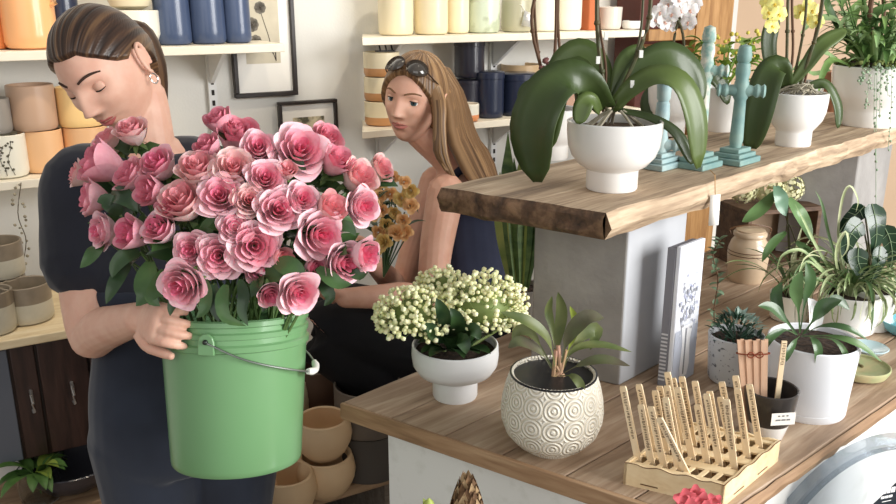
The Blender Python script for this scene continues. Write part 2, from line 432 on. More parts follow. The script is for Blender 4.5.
def art1(t, o0, s0, s1, z0, z1):
    w, h = s1-s0, z1-z0; a0, a1, b0, b1 = s0+w*.22, s1-w*.24, z0+h*.26, z1-h*.16
    d = DW-.0105
    mb = obox(MB(), a0, a1, d, DW-.006, b0, b1); 
    def disc(s, z, r, mi, ry=1, n=18):
        mb.add([W(s+r*math.cos(2*PI*i/n), d-.0008, z+r*ry*math.sin(2*PI*i/n)) for i in range(n)], [tuple(range(n))[::-1]], mi)
    for (fs, fz, r) in ((.48,.74,.017),(.22,.52,.02),(.30,.30,.018)):
        for k in range(8):
            disc(a0+(a1-a0)*fs+r*.6*math.cos(k*.785), b0+(b1-b0)*fz+r*.6*math.sin(k*.785), r*.45, 1)
        disc(a0+(a1-a0)*fs, b0+(b1-b0)*fz, r*.4, 2)
    def line(pts, wd):
        for p, q in zip(pts, pts[1:]):
            P, Q = [V((a0+(a1-a0)*x, b0+(b1-b0)*y, 0)) for x, y in (p,q)]; n_ = (Q-P).normalized(); n_ = V((-n_.y,n_.x,0))*wd
            mb.add([W(x.x, d-.0006, x.y) for x in (P-n_, Q-n_, Q+n_, P+n_)], [(0,1,2,3)], 2)
    line([(.3,.35),(.55,.28),(.8,.12),(.86,.03)], .0012); line([(.48,.7),(.66,.4),(.8,.12)], .001); line([(.86,.25),(.86,.03)], .0016); line([(.7,.3),(.84,.14)], .001)
    mb.shift(o0); mb.build('print', [sep, ink, M('dark_ink',(70,62,54),rough=.8)], t)
def art2(t, o0, s0, s1, z0, z1):
    w, h = s1-s0, z1-z0
    mb = obox(MB(), s0+w*.24, s1-w*.22, DW-.0105, DW-.006, z0+h*.25, z1-h*.28); mb.shift(o0)
    mb.build('print', M('botanic_print',(206,196,168),(92,90,74),rough=.8,scale=40,ramp=(.42,.6)), t)
picture('tall black framed print of round grey flowers, half hidden by the upper shelf', 229, 293, -34, 96, art1, .013)
picture('small black framed botanical print hanging below the taller picture', 278, 336, 100, 158, art2, .010)
# ---------------------------------------------------------------- wooden cupboard (right background)
hut = W(sCorner-.02, DW-.2, 0)
t = thing('display_cupboard', 'honey coloured wooden cupboard with a dark red interior beside the warm-lit wall', 'cupboard', hut)
hw = wood('honey_wood', [(136,96,56),(164,122,74),(184,142,94)], axis=(10,10,1.2), scale=2.5, rough=.45, bump=.1)
sR = sd(on_wall(727,60,2.32))[0]; sL = sd(on_wall(655,60,2.32))[0]
sM = sd(on_wall(690,60,2.32))[0]
mb = MB(); obox(mb, sM, sM+.06, 2.30, 2.36, 0, 1.95); obox(mb, sM+.064, sR, 2.31, 2.36, 0, 1.95); mb.shift(hut); mb.build('side_post', hw, t, bevel=.003)
for z in (1.02, 1.44, 1.9): mb = obox(MB(), sL-.05, sM, 2.305, 2.335, z, z+.04); mb.shift(hut); mb.build('rail', hw, t, bevel=.003)
mb = MB(); obox(mb, sL-.05, sM, 2.44, 2.46, 0, 1.95); obox(mb, sL-.07, sL-.05, 2.335, 2.46, 0, 1.95); obox(mb, sM, sM+.03, 2.36, 2.46, 0, 1.95); mb.shift(hut)
mb.build('inner_back', M('oxblood',(92,42,30),(70,32,26),rough=.6,scale=8), t)
mb = MB(); obox(mb, sL-.05, sM, 2.335, 2.44, 1.40, 1.42); obox(mb, sL-.05, sM, 2.335, 2.44, .0, .05); mb.shift(hut); mb.build('inner_shelf', hw, t)
# ---------------------------------------------------------------- pots on the shelves
def cer(name, c, c2=None, rough=.3, **k): return M(name, c, c2, rough=rough, coat=.3, **k)
c_peach = cer('peach_glaze', (240,178,122)); c_peach2 = cer('apricot_glaze', (228,180,132), rough=.45); c_taupe = cer('taupe_glaze', (190,156,130), rough=.4)
c_orange = cer('orange_glaze', (204,120,66)); c_yel = cer('butter_glaze', (246,206,140))
c_cream = cer('cream_glaze', (240,226,190), rough=.4); c_ivory = cer('ivory_glaze', (236,232,216))
c_blue = cer('slate_blue_glaze', (74,88,118), (62,76,104), scale=6); c_navy = cer('navy_glaze', (36,44,66)); c_ink = cer('ink_glaze', (40,40,52))
c_grey = cer('grey_glaze', (150,144,136)); c_white = cer('white_glaze', (240,238,234), rough=.18); c_stone = cer('stone_glaze', (150,136,118), (136,124,108), scale=30)
c_pale = cer('pale_stone_glaze', (208,202,184), (196,190,172), scale=25); c_mint = cer('mint_glaze', (206,218,196), (176,186,160), scale=18, ramp=(.5,.62))
soil = M('potting_soil', (44,34,28), (74,58,46), rough=1, scale=120, bump=.6)
def vessel(prof, th=.005, floor=None):
    """closed outer profile + inner wall. prof: (r,z) bottom to rim"""
    inn = [(max(.001,r-th), z) for r, z in prof[::-1] if z > prof[0][1]+th*1.5]
    p = [(0.0005, prof[0][1])] + prof + [(prof[-1][0]-th*.5, prof[-1][1]+th*.35)] + inn + [(0.0005, prof[0][1]+th*1.5)]
    return p
def vessel_obj(name, label, cat, loc, prof, mat, group=None, n=40, split=None, th=.005, parent=None):
    mb = MB(); mb.lathe(vessel(prof, th), n=n)
    if split:
        z, = split; mb.m = [1 if min(mb.v[i][2] for i in f) > z-1e-4 else 0 for f in mb.f]
    o = mb.build(name, mat, parent, loc=loc)
    if label: tag(o, label, cat, group)
    return o
def cyl(r, h, tap=0, rb=.012, rib=0):
    r0 = r*(1-tap)
    p = [(r0-rb, 0), (r0-rb*.3, rb*.3), (r0, rb)]
    for k in range(1, 9): p.append((r0+(r-r0)*k/8, rb+(h-rb)*k/8))
    return p
def on_shelf(u, v, z, d=2.39): 
    p = on_wall(u, v, d); p.z = z; return p
def shelf_pot(u, v, z, wpx, h, name, label, cat, mat, d=2.39, tap=0, group=None, split=None, rb=.012, zoff=0):
    p = on_shelf(u, v, z+zoff, d); r = pxm(wpx, p)/2
    return vessel_obj(name, label, cat, p, cyl(r, h, tap, rb), mat, group, split=(h*split,) if split else None), p, r
T1, T2, T3 = 1.470, 1.165, .85
def lug(o, r, z, ang, mat, name='handle'):
    mb = MB(); c = V((math.cos(ang)*r, math.sin(ang)*r, z)); d_ = V((math.cos(ang), math.sin(ang), 0))
    mb.tube([c+d_*-.002+V((0,0,.018)), c+d_*.014+V((0,0,.014)), c+d_*.016, c+d_*.012+V((0,0,-.016)), c+d_*-.002+V((0,0,-.022))], .006, 8)
    return mb.build(name, mat, o)
o,_,r = shelf_pot(32, 45, T1, 50, .165, 'planter', 'large glossy peach planter on the upper shelf left of the dark-haired woman', 'planter', c_peach, d=2.37, rb=.018)
lug(o, r, .125, -.1, c_peach); lug(o, r, .125, PI+.1, c_peach)
shelf_pot(-8, 45, T1, 36, .15, 'planter', 'burnt orange planter partly seen at the left edge of the upper shelf', 'planter', c_orange, d=2.40)
shelf_pot(66, 40, T1, 30, .19, 'planter', 'dark navy planter half hidden above the dark-haired woman\'s forehead', 'planter', c_navy, d=2.42)
o,p,r = shelf_pot(138, 43, T1, 46, .088, 'planter', 'squat ivory planter on the upper shelf, lower of a stacked pair', 'planter', c_ivory, d=2.38, rb=.03, tap=-.0)
shelf_pot(134, 43, T1, 44, .09, 'planter', 'squat cream planter stacked on top of the ivory planter', 'planter', c_cream, d=2.38, rb=.03, zoff=.0905)
for u, w, nm in ((174, 34, 'slate blue tapered tall planter next to the ivory stack'), (209, 33, 'slate blue tapered tall planter in the middle of the blue trio'), (238, 26, 'slate blue tapered tall planter at the shelf end before the framed print')):
    shelf_pot(u, 42, T1, w, .17, 'planter', nm, 'planter', c_blue, d=2.38, tap=-.06, group='slate blue planters on the upper shelf')
# middle shelf, left
_,p,r = shelf_pot(46, 177, T2, 40, .105, 'planter', 'apricot planter on the lower left shelf, underneath the taupe planter', 'planter', c_peach2, d=2.38)
shelf_pot(42, 177, T2, 44, .112, 'planter', 'taupe planter stacked on the apricot planter by the woman\'s face', 'planter', c_taupe, d=2.38, zoff=.106)
shelf_pot(90, 172, T2, 42, .105, 'planter', 'apricot planter behind the dark-haired woman\'s chin, bottom of its stack', 'planter', c_peach2, d=2.39)
shelf_pot(88, 172, T2, 44, .10, 'planter', 'amber planter behind the dark-haired woman\'s mouth, top of its stack', 'planter', c_yel, d=2.39, zoff=.106)
def sprig(o, r, zlo, zhi, a0, mat, n=26, seed=1):
    rr = random.Random(seed); mb = MB()
    for k in range(3):
        a = a0 + (k-1)*.35; pts = []
        for j in range(6):
            aa = a + .12*math.sin(j*1.3+k); pts.append(V((math.cos(aa)*(r+.0006), math.sin(aa)*(r+.0006), zlo+(zhi-zlo)*j/5*(.75+.12*k))))
        mb.tube(pts, .0007, 5)
        for p in pts[1:]:
            for s in range(3): 
                aa = math.atan2(p.y,p.x)+rr.uniform(-.12,.12); z = p.z+rr.uniform(-.006,.006)
                mb.ball((math.cos(aa)*(r+.0004), math.sin(aa)*(r+.0004), z), rr.uniform(.0018,.0034))
    return mb.build('painted_sprig', mat, o)
m_sprig = M('sprig_green', (104,100,82), (70,66,56), rough=.7, scale=80)
o,_,r = shelf_pot(10, 184, T2, 40, .105, 'planter', 'ivory planter painted with a grey sprig on the lower left shelf', 'planter', c_ivory, d=2.35, rb=.014)
sprig(o, r, .01, .095, -1.25, m_sprig, seed=3)
o,_,r = shelf_pot(0, 178, T2, 38, .085, 'planter', 'grey planter with white sprigs stacked on the sprig-painted ivory planter', 'planter', c_grey, d=2.36, zoff=.106)
sprig(o, r, .01, .08, -1.2, M('sprig_white',(220,216,206),rough=.7), seed=5)
# worktop, left: two-tone stoneware
two = [c_pale, c_stone]
G = 'two-tone stoneware planters on the pale worktop'
for (u, v, w, h, dd, zo, lb, sp) in ((30, 318, 46, .092, 2.16, 0, 'two-tone stoneware planter on the worktop beside the black sleeve', .55),
                                     (-4, 330, 40, .10, 2.115, 0, 'two-tone stoneware planter at the left edge, in front of the others', .6),
                                     (4, 305, 46, .09, 2.25, 0, 'two-tone stoneware planter at the back, underneath another planter', .6),
                                     (6, 305, 46, .088, 2.25, .091, 'two-tone stoneware planter standing on top of another, its rim nearest the shelf', .5)):
    p = on_shelf(u, v, T3+zo, dd); r = pxm(w, p)/2
    vessel_obj('planter', lb, 'planter', p, cyl(r, h, 0, .012), two, G, split=(h*sp,))
# hanging dried twig below the lower left shelf
def twig(label, pts, rr, mat, nb=26, seed=2):
    R_ = random.Random(seed); o0 = pts[0]; t = thing('dried_twig', label, 'twig', o0)
    sp = [p-o0 for p in spline(pts, 14)]
    MB().tube(sp, rr, 5).build('stem', mat, t)
    mb = MB()
    for k in range(nb):
        p = sp[R_.randrange(1,14)] + V((R_.uniform(-.016,.016), R_.uniform(-.012,.012), R_.uniform(-.014,.014))); mb.ball(p, R_.uniform(.0025,.005))
    mb.build('buds', M('twig_bud',(176,168,146),(120,112,92),rough=.9,scale=60), t, kind='stuff')
    return t
gtw = M('twig_brown', (92,82,64), rough=.9)
twig('thin dried twig trailing below the lower left shelf', [W(sd(on_wall(22,190,2.272))[0],2.262,1.163), on_wall(18,215,2.268), on_wall(26,240,2.268), on_wall(22,268,2.27)], .0012, gtw)
# ---------------------------------------------------------------- right shelves, top row
Q1, Q2 = 1.480, 1.213
o,_,_ = shelf_pot(396, 34, Q1, 35, .15, 'canister', 'cream canister at the left end of the upper right shelf', 'canister', c_cream, d=2.38)
shelf_pot(431, 34, Q1, 34, .15, 'canister', 'cream canister above the blonde woman\'s head, second on the shelf', 'canister', c_cream, d=2.37)
shelf_pot(457, 33, Q1, 24, .15, 'canister', 'narrow cream canister third on the upper right shelf', 'canister', c_cream, d=2.38)
o,p,r = shelf_pot(483, 32, Q1, 33, .12, 'jar', 'pale mint jar with a marbled pattern above the navy canisters', 'jar', c_mint, d=2.38)
o,p,r = shelf_pot(516, 31, Q1, 30, .10, 'jar', 'grey green jar with a silver gift tag on the upper right shelf', 'jar', cer('sage_glaze',(176,172,146)), d=2.38)
tt = thing('gift_tag', 'silver paper gift tag tied to the grey green jar', 'tag', p + V((.03,-r-.004,.045)))
mb = MB(); mb.add([V((-.018,-.002,-.022)), V((.012,-.004,-.028)), V((.02,-.002,.012)), V((-.008,0,.024))], [(0,1,2,3)]); mb.build('paper', M('silver_paper',(206,206,204),rough=.3,metal=.3), tt, solid=.001)
MB().tube([V((-.004,0,.02)), V((-.018,.004,.04)), V((-.03,.006,.045))], .0008, 5).build('ribbon', M('paper_white',(240,236,228)), tt)
shelf_pot(543, 30, Q1, 28, .16, 'canister', 'tall ivory cylinder just left of the orchid stems', 'canister', c_ivory, d=2.38)
shelf_pot(568, 30, Q1, 26, .16, 'canister', 'tall ivory cylinder between the orchid stems and the terracotta block', 'canister', c_ivory, d=2.38)
p = on_shelf(588, 28, Q1, 2.38)
mb = obox(MB(), -.022, .022, -.03, .03, 0, .15); tag(mb.build('block', M('terracotta',(186,104,62),rough=.7), None, loc=p, bevel=.004), 'upright terracotta coloured box on the upper right shelf', 'box')
shelf_pot(609, 27, Q1, 25, .075, 'cup', 'pale grey cup near the right end of the upper right shelf', 'cup', cer('cloud_glaze',(214,206,196)), d=2.38, tap=.06)
o,p,r = shelf_pot(632, 26, Q1, 20, .028, 'dish', 'small white dish at the right end of the upper right shelf', 'dish', c_white, d=2.36)
# navy canisters etc on the lower right shelf
def lidded(u, v, z, w, h, label, mat, d=2.38, lid=.02, zoff=0):
    p = on_shelf(u, v, z+zoff, d); r = pxm(w, p)/2
    t = thing('canister', label, 'canister', p, 'dark canisters on the lower right shelf')
    MB().lathe(vessel(cyl(r, h))).build('body', mat, t)
    MB().lathe([(.0005,h+.001),(r+.002,h+.001),(r+.002,h+lid),(r*.9,h+lid+.003),(.0005,h+lid+.003)]).build('lid', mat, t)
    return t
lidded(466, 117, Q2, 33, .108, 'charcoal lidded canister on the lower right shelf, underneath a second', c_ink, 2.40, .012)
lidded(469, 117, Q2, 30, .10, 'charcoal lidded canister stacked on top, highest on the lower right shelf', c_ink, 2.40, zoff=.126)
lidded(489, 117, Q2, 29, .125, 'tall narrow navy lidded canister beside the orchid leaf', c_navy, 2.355)
lidded(518, 114, Q2, 37, .115, 'wide navy lidded canister partly behind the orchid leaf', c_navy, 2.36)
shelf_pot(520, 112, Q2, 40, .155, 'planter', 'sand coloured planter behind the wide navy canister', 'planter', cer('sand_glaze',(206,176,136)), d=2.455)
shelf_pot(556, 112, Q2, 40, .12, 'planter', 'dusky pink planter behind the orchid stems', 'planter', cer('dusky_glaze',(186,150,132)), d=2.42)
shelf_pot(600, 112, Q2, 46, .12, 'planter', 'white planter on the lower right shelf behind the big orchid', 'planter', c_white, d=2.42)
o,p,r = shelf_pot(467, 122, Q2, 24, .055, 'tealight_cup', 'white cup with an orange painted base beside the blonde hair', 'cup', [c_ivory, cer('ember_glaze',(232,150,96))], d=2.31)
o.data.polygons.foreach_set('material_index', [1 if sum(o.data.vertices[i].co.z for i in f.vertices)/len(f.vertices) < .022 else 0 for f in o.data.polygons])
p = on_shelf(457, 119, Q2, 2.335); p.z = Q2
mb = MB(); mb.box((-.012,-.018,0),(.012,.018,.095)); mb.xf(Matrix.Rotation(.5,4,'Z'))
tag(mb.build('card_box', M('blush_card',(236,206,178),rough=.7), None, loc=p, bevel=.001), 'small blush card box standing between the charcoal canister and the white cup', 'box')
# banded boxes / pots left
bands = [c_cream, cer('tan_glaze',(206,150,98))]
for k in range(3):
    shelf_pot(383, 128, Q2, 36, .072, 'planter', ['cream planter with a tan base, bottom of the stack left of the blonde woman', 'cream planter with a tan base, middle of the stack left of the blonde woman', 'cream planter with a tan base, top of the stack left of the blonde woman'][k], 'planter', bands[::-1], d=2.38, group='banded planters left of the blonde woman', split=.3, zoff=.073*k)
# dark jar items on top of that stack: little black hooks
p = on_shelf(388, 128, Q2+.2195, 2.38)
mb = MB()
for k in range(3): mb.tube([V((-.02+.02*k,0,.003)), V((-.024+.02*k,0,.02)), V((-.018+.022*k,0,.038))], .0025, 6)
mb.box((-.035,-.006,0),(.035,.006,.004)); mb.xf(Matrix.Rotation(A30,4,'Z'))
tag(mb.build('candle_snuffer', M('black_iron',(36,34,34),rough=.5), None, loc=p), 'little black iron hooks lying on the cream banded planters', 'ornament')
# ---------------------------------------------------------------- bench: pale bowls, dark pots, vase
bw_m = M('bleached_clay', (238,208,168), (228,194,152), rough=.65, scale=6)
def bowl_prof(R, H):
    return [(R*.50,0),(R*.62,.004),(R*.82,H*.22),(R*.96,H*.45),(R*1.0,H*.62),(R*.96,H*.82),(R*.90,H*.95),(R*.885,H)]
def bowl(u, v, R, H, label, zo=0):
    p = on_z(u, v, Zb); p.z = Zb+zo; 
    return vessel_obj('bowl', label, 'bowl', p, bowl_prof(R,H), bw_m, 'pale clay bowls on the bench', th=.008, n=44)
Rb = .073
bowl(327, 492, Rb, .105, 'pale clay bowl at the bottom of the stack of two under the counter corner')
bowl(326, 492, Rb*.96, .10, 'pale clay bowl on top of the stack of two under the counter corner', .1035)
bowl(289, 512, Rb*.96, .105, 'pale clay bowl alone in front of the stack, beside the green bucket')
bowl(250, 518, Rb*.96, .105, 'pale clay bowl half hidden behind the bottom of the green bucket')
vessel_obj('planter', 'speckled white round planter peeping out behind the green bucket', 'planter', on_z(286, 425, Zb), bowl_prof(.075,.14), cer('oat_glaze',(206,196,170)), th=.006)
grp = M('taupe_pot', (122,110,98), (108,98,88), rough=.8, scale=12); 
for k in range(2):
    p = on_z(370, 468, Zb); p.z = Zb + .122*k
    vessel_obj('planter', ['dark taupe planter at the bottom of the pair under the counter corner', 'taupe planter on top of the pair under the counter corner'][k], 'planter', p, cyl(.085,.121,0,.008), [grp if k else M('dark_taupe',(86,80,74),rough=.8)])
p = on_z(318, 412, Zb); vessel_obj('planter', 'dark brown round planter in the shade behind the clay bowls', 'planter', p, bowl_prof(.10,.16), M('dark_brown_glaze',(78,58,46),rough=.6), th=.006)
# bottom-left: vase with leaves, black bowl
p = on_z(78, 452, Zb); p = W(sd(on_wall(72,455,2.08))[0], 2.09, Zb)
vessel_obj('bowl', 'dark grey shallow bowl pushed under the walnut cabinet', 'bowl', p, [(.05,0),(.08,.02),(.105,.05),(.115,.075)], M('dark_grey_glaze',(62,62,70),rough=.3,coat=.3), th=.005)
gl = M('clear_glass', (235,240,240), rough=.02, trans=1.0, ior=1.45)
p = on_z(42, 500, Zb)
t = thing('leafy_vase', 'glass vase of green leaves on the bench at the lower left', 'vase', p)
MB().lathe(vessel([(.035,0),(.045,.01),(.05,.05),(.046,.09)], .003)).build('glass_vase', gl, t, fixn=True)
lg = M('leaf_mid', (92,128,66), (66,100,46), rough=.45, scale=30); ly = M('leaf_lime', (150,168,74), (120,148,60), rough=.5, scale=30)
mb = MB(); rr = random.Random(4)
for k in range(16):
    a = rr.uniform(0,2*PI); mb.strap(V((0,0,.08))+V((math.cos(a),math.sin(a),0))*.015, a, rr.uniform(.07,.12), .016, rr.uniform(.2,1.2), 1.2, 7, mi=0 if k%4 else 1)
    mb.tube([V((0,0,.02)), V((math.cos(a)*.015, math.sin(a)*.015, .085))], .0015, 5)
mb.build('foliage', [lg, ly], t)
# ---------------------------------------------------------------- footed white pots on the driftwood board
g_orch = M('orchid_leaf', (66,84,36), (88,104,52), rough=.42, scale=6, coat=.1)
g_orchD = M('orchid_leaf_dark', (50,66,30), (66,82,40), rough=.42, scale=6, coat=.1)
g_stem = M('orchid_stem', (84,74,44), (62,66,36), rough=.6, scale=60)
g_brown = M('stem_brown', (92,64,42), rough=.7)
root = M('aerial_root', (186,178,160), (150,142,120), rough=.8, scale=60)
bark = M('orchid_bark', (70,52,38), (104,82,60), rough=1, scale=90, bump=.7)
def footed(R, Hb, rf, hf):
    return [(rf*.96,0),(rf,.003),(rf,hf*.9),(rf*1.02,hf),(R*.72,hf+Hb*.10),(R*.88,hf+Hb*.28),(R*.965,hf+Hb*.5),(R,hf+Hb*.8),(R,hf+Hb)]
def orchid_leaf(mb, pts, w, hint, mi=0, fold=.22):
    prof = lambda q: (.42 + .58*math.sin(PI*min(1,q*1.25)/2)) * (1 if q < .72 else max(.05, math.sqrt(max(0,1-((q-.72)/.285)**2))))
    return mb.leaf(spline(pts, 20), w, hint, fold, mi, prof)
def footed_pot(loc, R, Hb, rf, hf, label, cat='potted orchid', name='potted_orchid', mat=None):
    t = thing(name, label, cat, loc)
    MB().lathe(vessel(footed(R,Hb,rf,hf), .005), n=56).build('pot', mat or c_white, t)
    MB().lathe([(.0005,hf+Hb*.80),(R-.0055,hf+Hb*.80),(R-.0055,hf+Hb*.84),(.0005,hf+Hb*.88)]).build('bark_chips', bark, t)
    return t, hf+Hb
# orchid 1
p = stand(611, 193, Zs, 25); r = pxm(46.5, p); ztop_ = height_at(p, 121)-Zs
t, zr = footed_pot(p, r, ztop_*.70, r*.55, ztop_*.30, 'large leaved orchid without blooms in a white footed pot at the board\'s near end')
def loc_px(u, v, dt=0): return at(u, v, (p-V((0,0,EYE))).y/ray(u,v).y + dt) - p     # point at the pot's distance (plus dt)
def oleaf(pixels, wpx, hint, mat=None, fold=.2):
    pts = [loc_px(u,v,d) for u,v,d in pixels]; mb = MB()
    orchid_leaf(mb, pts, pxm(wpx,p), hint, 0, fold); return mb.build('leaf', mat or g_orch, t, solid=.0016)
oleaf([(606,108,0),(590,88,-.02),(568,80,-.04),(548,94,-.06),(534,130,-.07),(538,182,-.07)], 25, V((-.55,-.75,.3)), g_orchD)
oleaf([(604,108,0),(590,80,.0),(575,68,.01),(558,90,.0),(550,120,-.03),(548,150,-.04)], 14, V((-.4,-.8,.4)))
oleaf([(612,108,0),(632,88,-.01),(656,76,-.02),(680,84,-.03),(694,118,-.03),(698,168,-.02)], 15, V((.2,-.7,.75)))
oleaf([(614,106,.02),(640,70,.03),(668,58,.04),(686,74,.05),(697,108,.05)], 19, V((.1,-.8,.6)), g_orchD)
oleaf([(606,108,.02),(600,70,.05),(582,54,.06),(566,66,.06),(558,90,.06)], 17, V((-.1,-.9,.4)))
oleaf([(612,106,.02),(618,80,.03),(626,60,.04),(644,47,.05)], 9, V((-.3,-.9,.2)))
oleaf([(600,112,-.01),(592,100,-.03),(584,104,-.04),(578,124,-.045)], 9, V((0,-.9,.5)))
oleaf([(618,110,0),(650,118,.0),(676,134,.0),(692,164,-.01)], 7, V((0,-.6,.8)), g_orchD)
def stemtube(t, p, pix, rpx, mat, name='stem', knots=()):
    pts = [at(u,v,(p-V((0,0,EYE))).y/ray(u,v).y + d) - p for u,v,d in pix]; mb = MB(); mb.tube(spline(pts,14), pxm(rpx,p), 7)
    for k in knots: mb.ball(spline(pts,14)[k], pxm(rpx*1.7,p))
    return mb.build(name, mat, t)
stemtube(t, p, [(607,112,0),(603,80,0),(598,40,0),(597,0,.0),(600,-60,.02)], 2.0, g_stem, knots=(4,8))
stemtube(t, p, [(612,112,0),(626,80,.0),(640,48,.0),(649,20,.0),(651,-20,.0),(648,-60,.02)], 2.0, g_stem, knots=(5,8))
stemtube(t, p, [(614,112,.02),(634,60,.03),(642,20,.03),(644,-50,.05)], 1.3, g_stem)
stemtube(t, p, [(603,112,.01),(606,70,.01),(599,20,.02),(596,-50,.05)], 1.3, g_brown)
mb = MB(); rr = random.Random(3)
for k in range(12):
    a = rr.uniform(0,2*PI); b = V((math.cos(a)*.012, math.sin(a)*.012, zr-.012))
    mb.tube([b+V((0,0,.03)), b+V((math.cos(a)*.012,math.sin(a)*.012,.022)), b+V((math.cos(a)*.035,math.sin(a)*.035,.004)), b+V((math.cos(a)*.04,math.sin(a)*.04,-.008))], .0022, 6)
mb.build('roots', root, t)
mb = MB()
for (u,v) in ((606,36),(641,54),(598,60),(632,84)): mb.box((-.003,-.003,-.006),(.003,.003,.006), mat=Matrix.Translation(loc_px(u,v,-.008)))
mb.build('support_clip', M('clip_white',(236,236,230)), t)
# orchid 2 (behind left, only stems show)
p2 = stand(560, 158, Zs, 25) + bn*.02
p2 = V((on_z(552,158,Zs).x, on_z(552,158,Zs).y, Zs))
p = p2
t, zr = footed_pot(p, .055, .07, .032, .03, 'slender bare orchid in a footed pot, mostly hidden behind the big leaves')
def px2(pix): return [at(u,v,(p-V((0,0,EYE))).y/ray(u,v).y + d) - p for u,v,d in pix]
for pix, rp in (([(548,110,0),(543,75,0),(534,40,0),(532,12,0),(540,-20,0),(548,-60,0)],1.7), ([(548,110,0),(541,70,0),(535,20,.01),(534,-50,0)],1.3),
                ([(556,110,0),(554,70,0),(556,30,0),(557,-50,0)],1.6), ([(558,110,0),(561,70,0),(558,20,.0),(560,-50,0)],1.4)):
    stemtube(t, p, pix, rp, g_brown, knots=(6,))
mb = MB()
for k in range(8): mb.ball(px2([(540+rnd(0,16), 62+rnd(-4,14), -.01)])[0], pxm(rnd(2,4),p), 0)
mb.build('withered_buds', M('withered',(112,70,66),rough=.8), t)
for pix, w, h in (([(552,112,0),(545,90,-.01),(530,88,-.02),(520,104,-.02)], 8, V((-.3,-.8,.5))),):
    mb = MB(); orchid_leaf(mb, px2(pix), pxm(w,p), h); mb.build('leaf', g_orchD, t, solid=.0015)
# orchid 3 (right) with yellow blooms
p = stand(792, 148, Zs, 21); r = pxm(28.5, p); zt = height_at(p, 93)-Zs
t, zr = footed_pot(p, r, zt*.70, r*.60, zt*.30, 'orchid with pale yellow blooms and tangled silver roots in a white footed pot')
def P3x(pix): return [at(u,v,(p-V((0,0,EYE))).y/ray(u,v).y + d) - p for u,v,d in pix]
for pix, w, h, m in (([(786,88,0),(780,68,-.015),(770,74,-.03),(759,108,-.04),(750,152,-.04)], 15.5, V((-.5,-.8,.3)), g_orchD),
                     ([(790,86,.0),(806,66,.0),(822,45,.0),(846,30,.02)], 8, V((-.2,-.8,.5)), g_orch),
                     ([(800,90,.03),(824,84,.02),(836,104,.01),(838,128,.01)], 7, V((.5,-.8,.3)), g_orchD),
                     ([(786,86,.02),(772,70,.04),(768,40,.06),(776,12,.07)], 9, V((.2,-.9,.2)), g_orchD)):
    mb = MB(); orchid_leaf(mb, P3x(pix), pxm(w,p), h); mb.build('leaf', m, t, solid=.0015)
for pix, rp, m in (([(786,88,0),(787,50,0),(788,0,0),(790,-40,0)],1.5,g_stem), ([(789,88,0),(793,50,0),(792,0,0),(794,-40,0)],1.3,g_brown),
                   ([(791,88,.01),(800,50,.01),(806,10,0),(806,-40,0)],1.3,g_stem), ([(799,88,0),(810,55,0),(820,20,0),(826,-30,0)],1.6,g_stem), ([(803,90,.01),(814,40,.01),(822,0,.01),(824,-40,0)],1.2,g_brown)):
    stemtube(t, p, pix, rp, m, knots=(6,))
mb = MB(); rr = random.Random(9)
for k in range(26):
    a = rr.uniform(0,2*PI); q = rr.uniform(.3,.85)*r; b = V((math.cos(a)*q, math.sin(a)*q, zr+rr.uniform(-.004,.008))); a2 = a + rr.uniform(1.2,2.6); c_ = V((math.cos(a2)*q, math.sin(a2)*q, zr+rr.uniform(-.004,.01)))
    mb.tube(spline([b, b.lerp(c_,.5)+V((0,0,rr.uniform(.008,.022))), c_], 6), .0016, 5)
mb.build('roots', root, t)
def bloom_mesh(name, mats, seed=1):
    rr = random.Random(seed); mb = MB()
    for k in range(5):
        a = PI/2 + k*2*PI/5; d_ = V((math.cos(a), math.sin(a), 0)); w = .62 if k in (1,4) else .40
        mb.leaf([d_*.08, d_*.35+V((0,0,.12)), d_*.7+V((0,0,.10)), d_*.95+V((0,0,-.02)), d_*1.02+V((0,0,-.05))], w, V((0,0,1)), .15, 0, lambda q: math.sin(PI*min(1,.12+.85*q))**.6)
    mb.ball((0,-.08,.12), .16, 1); mb.leaf([V((0,-.1,.15)), V((0,-.3,.3)), V((0,-.45,.2))], .16, V((0,0,1)), .3, 1)
    return mb.mesh(name, mats)
y_b = M('yellow_petal', (244,232,120), (250,242,160), rough=.6, scale=20, sss=.1); y_c = M('yellow_lip', (226,190,60))
w_b = M('white_petal', (244,240,236), (236,228,226), rough=.6, scale=20, sss=.1); w_c = M('white_lip', (220,170,150))
ym, wm = bloom_mesh('yellow_bloom', [y_b,y_c]), bloom_mesh('white_bloom', [w_b,w_c])
def blooms(t, p, pix, rp, me, seed=1):
    rr = random.Random(seed)
    for (u, v, d) in pix:
        q = at(u,v,(p-V((0,0,EYE))).y/ray(u,v).y + d) - p
        o = link('bloom', me, t, q); s = pxm(rp, p); o.scale = (s,s,s)
        o.rotation_mode = 'QUATERNION'; o.rotation_quaternion = V((rr.uniform(-.6,.6), -1, rr.uniform(-.2,.5))).normalized().to_track_quat('Z','Y')
blooms(t, p, [(775,4,0),(768,12,.01),(779,14,-.01),(772,26,0),(768,2,.02),(806,18,.02),(812,10,.02),(800,12,.03),(816,22,.01),(808,4,.03)], 7.5, ym)
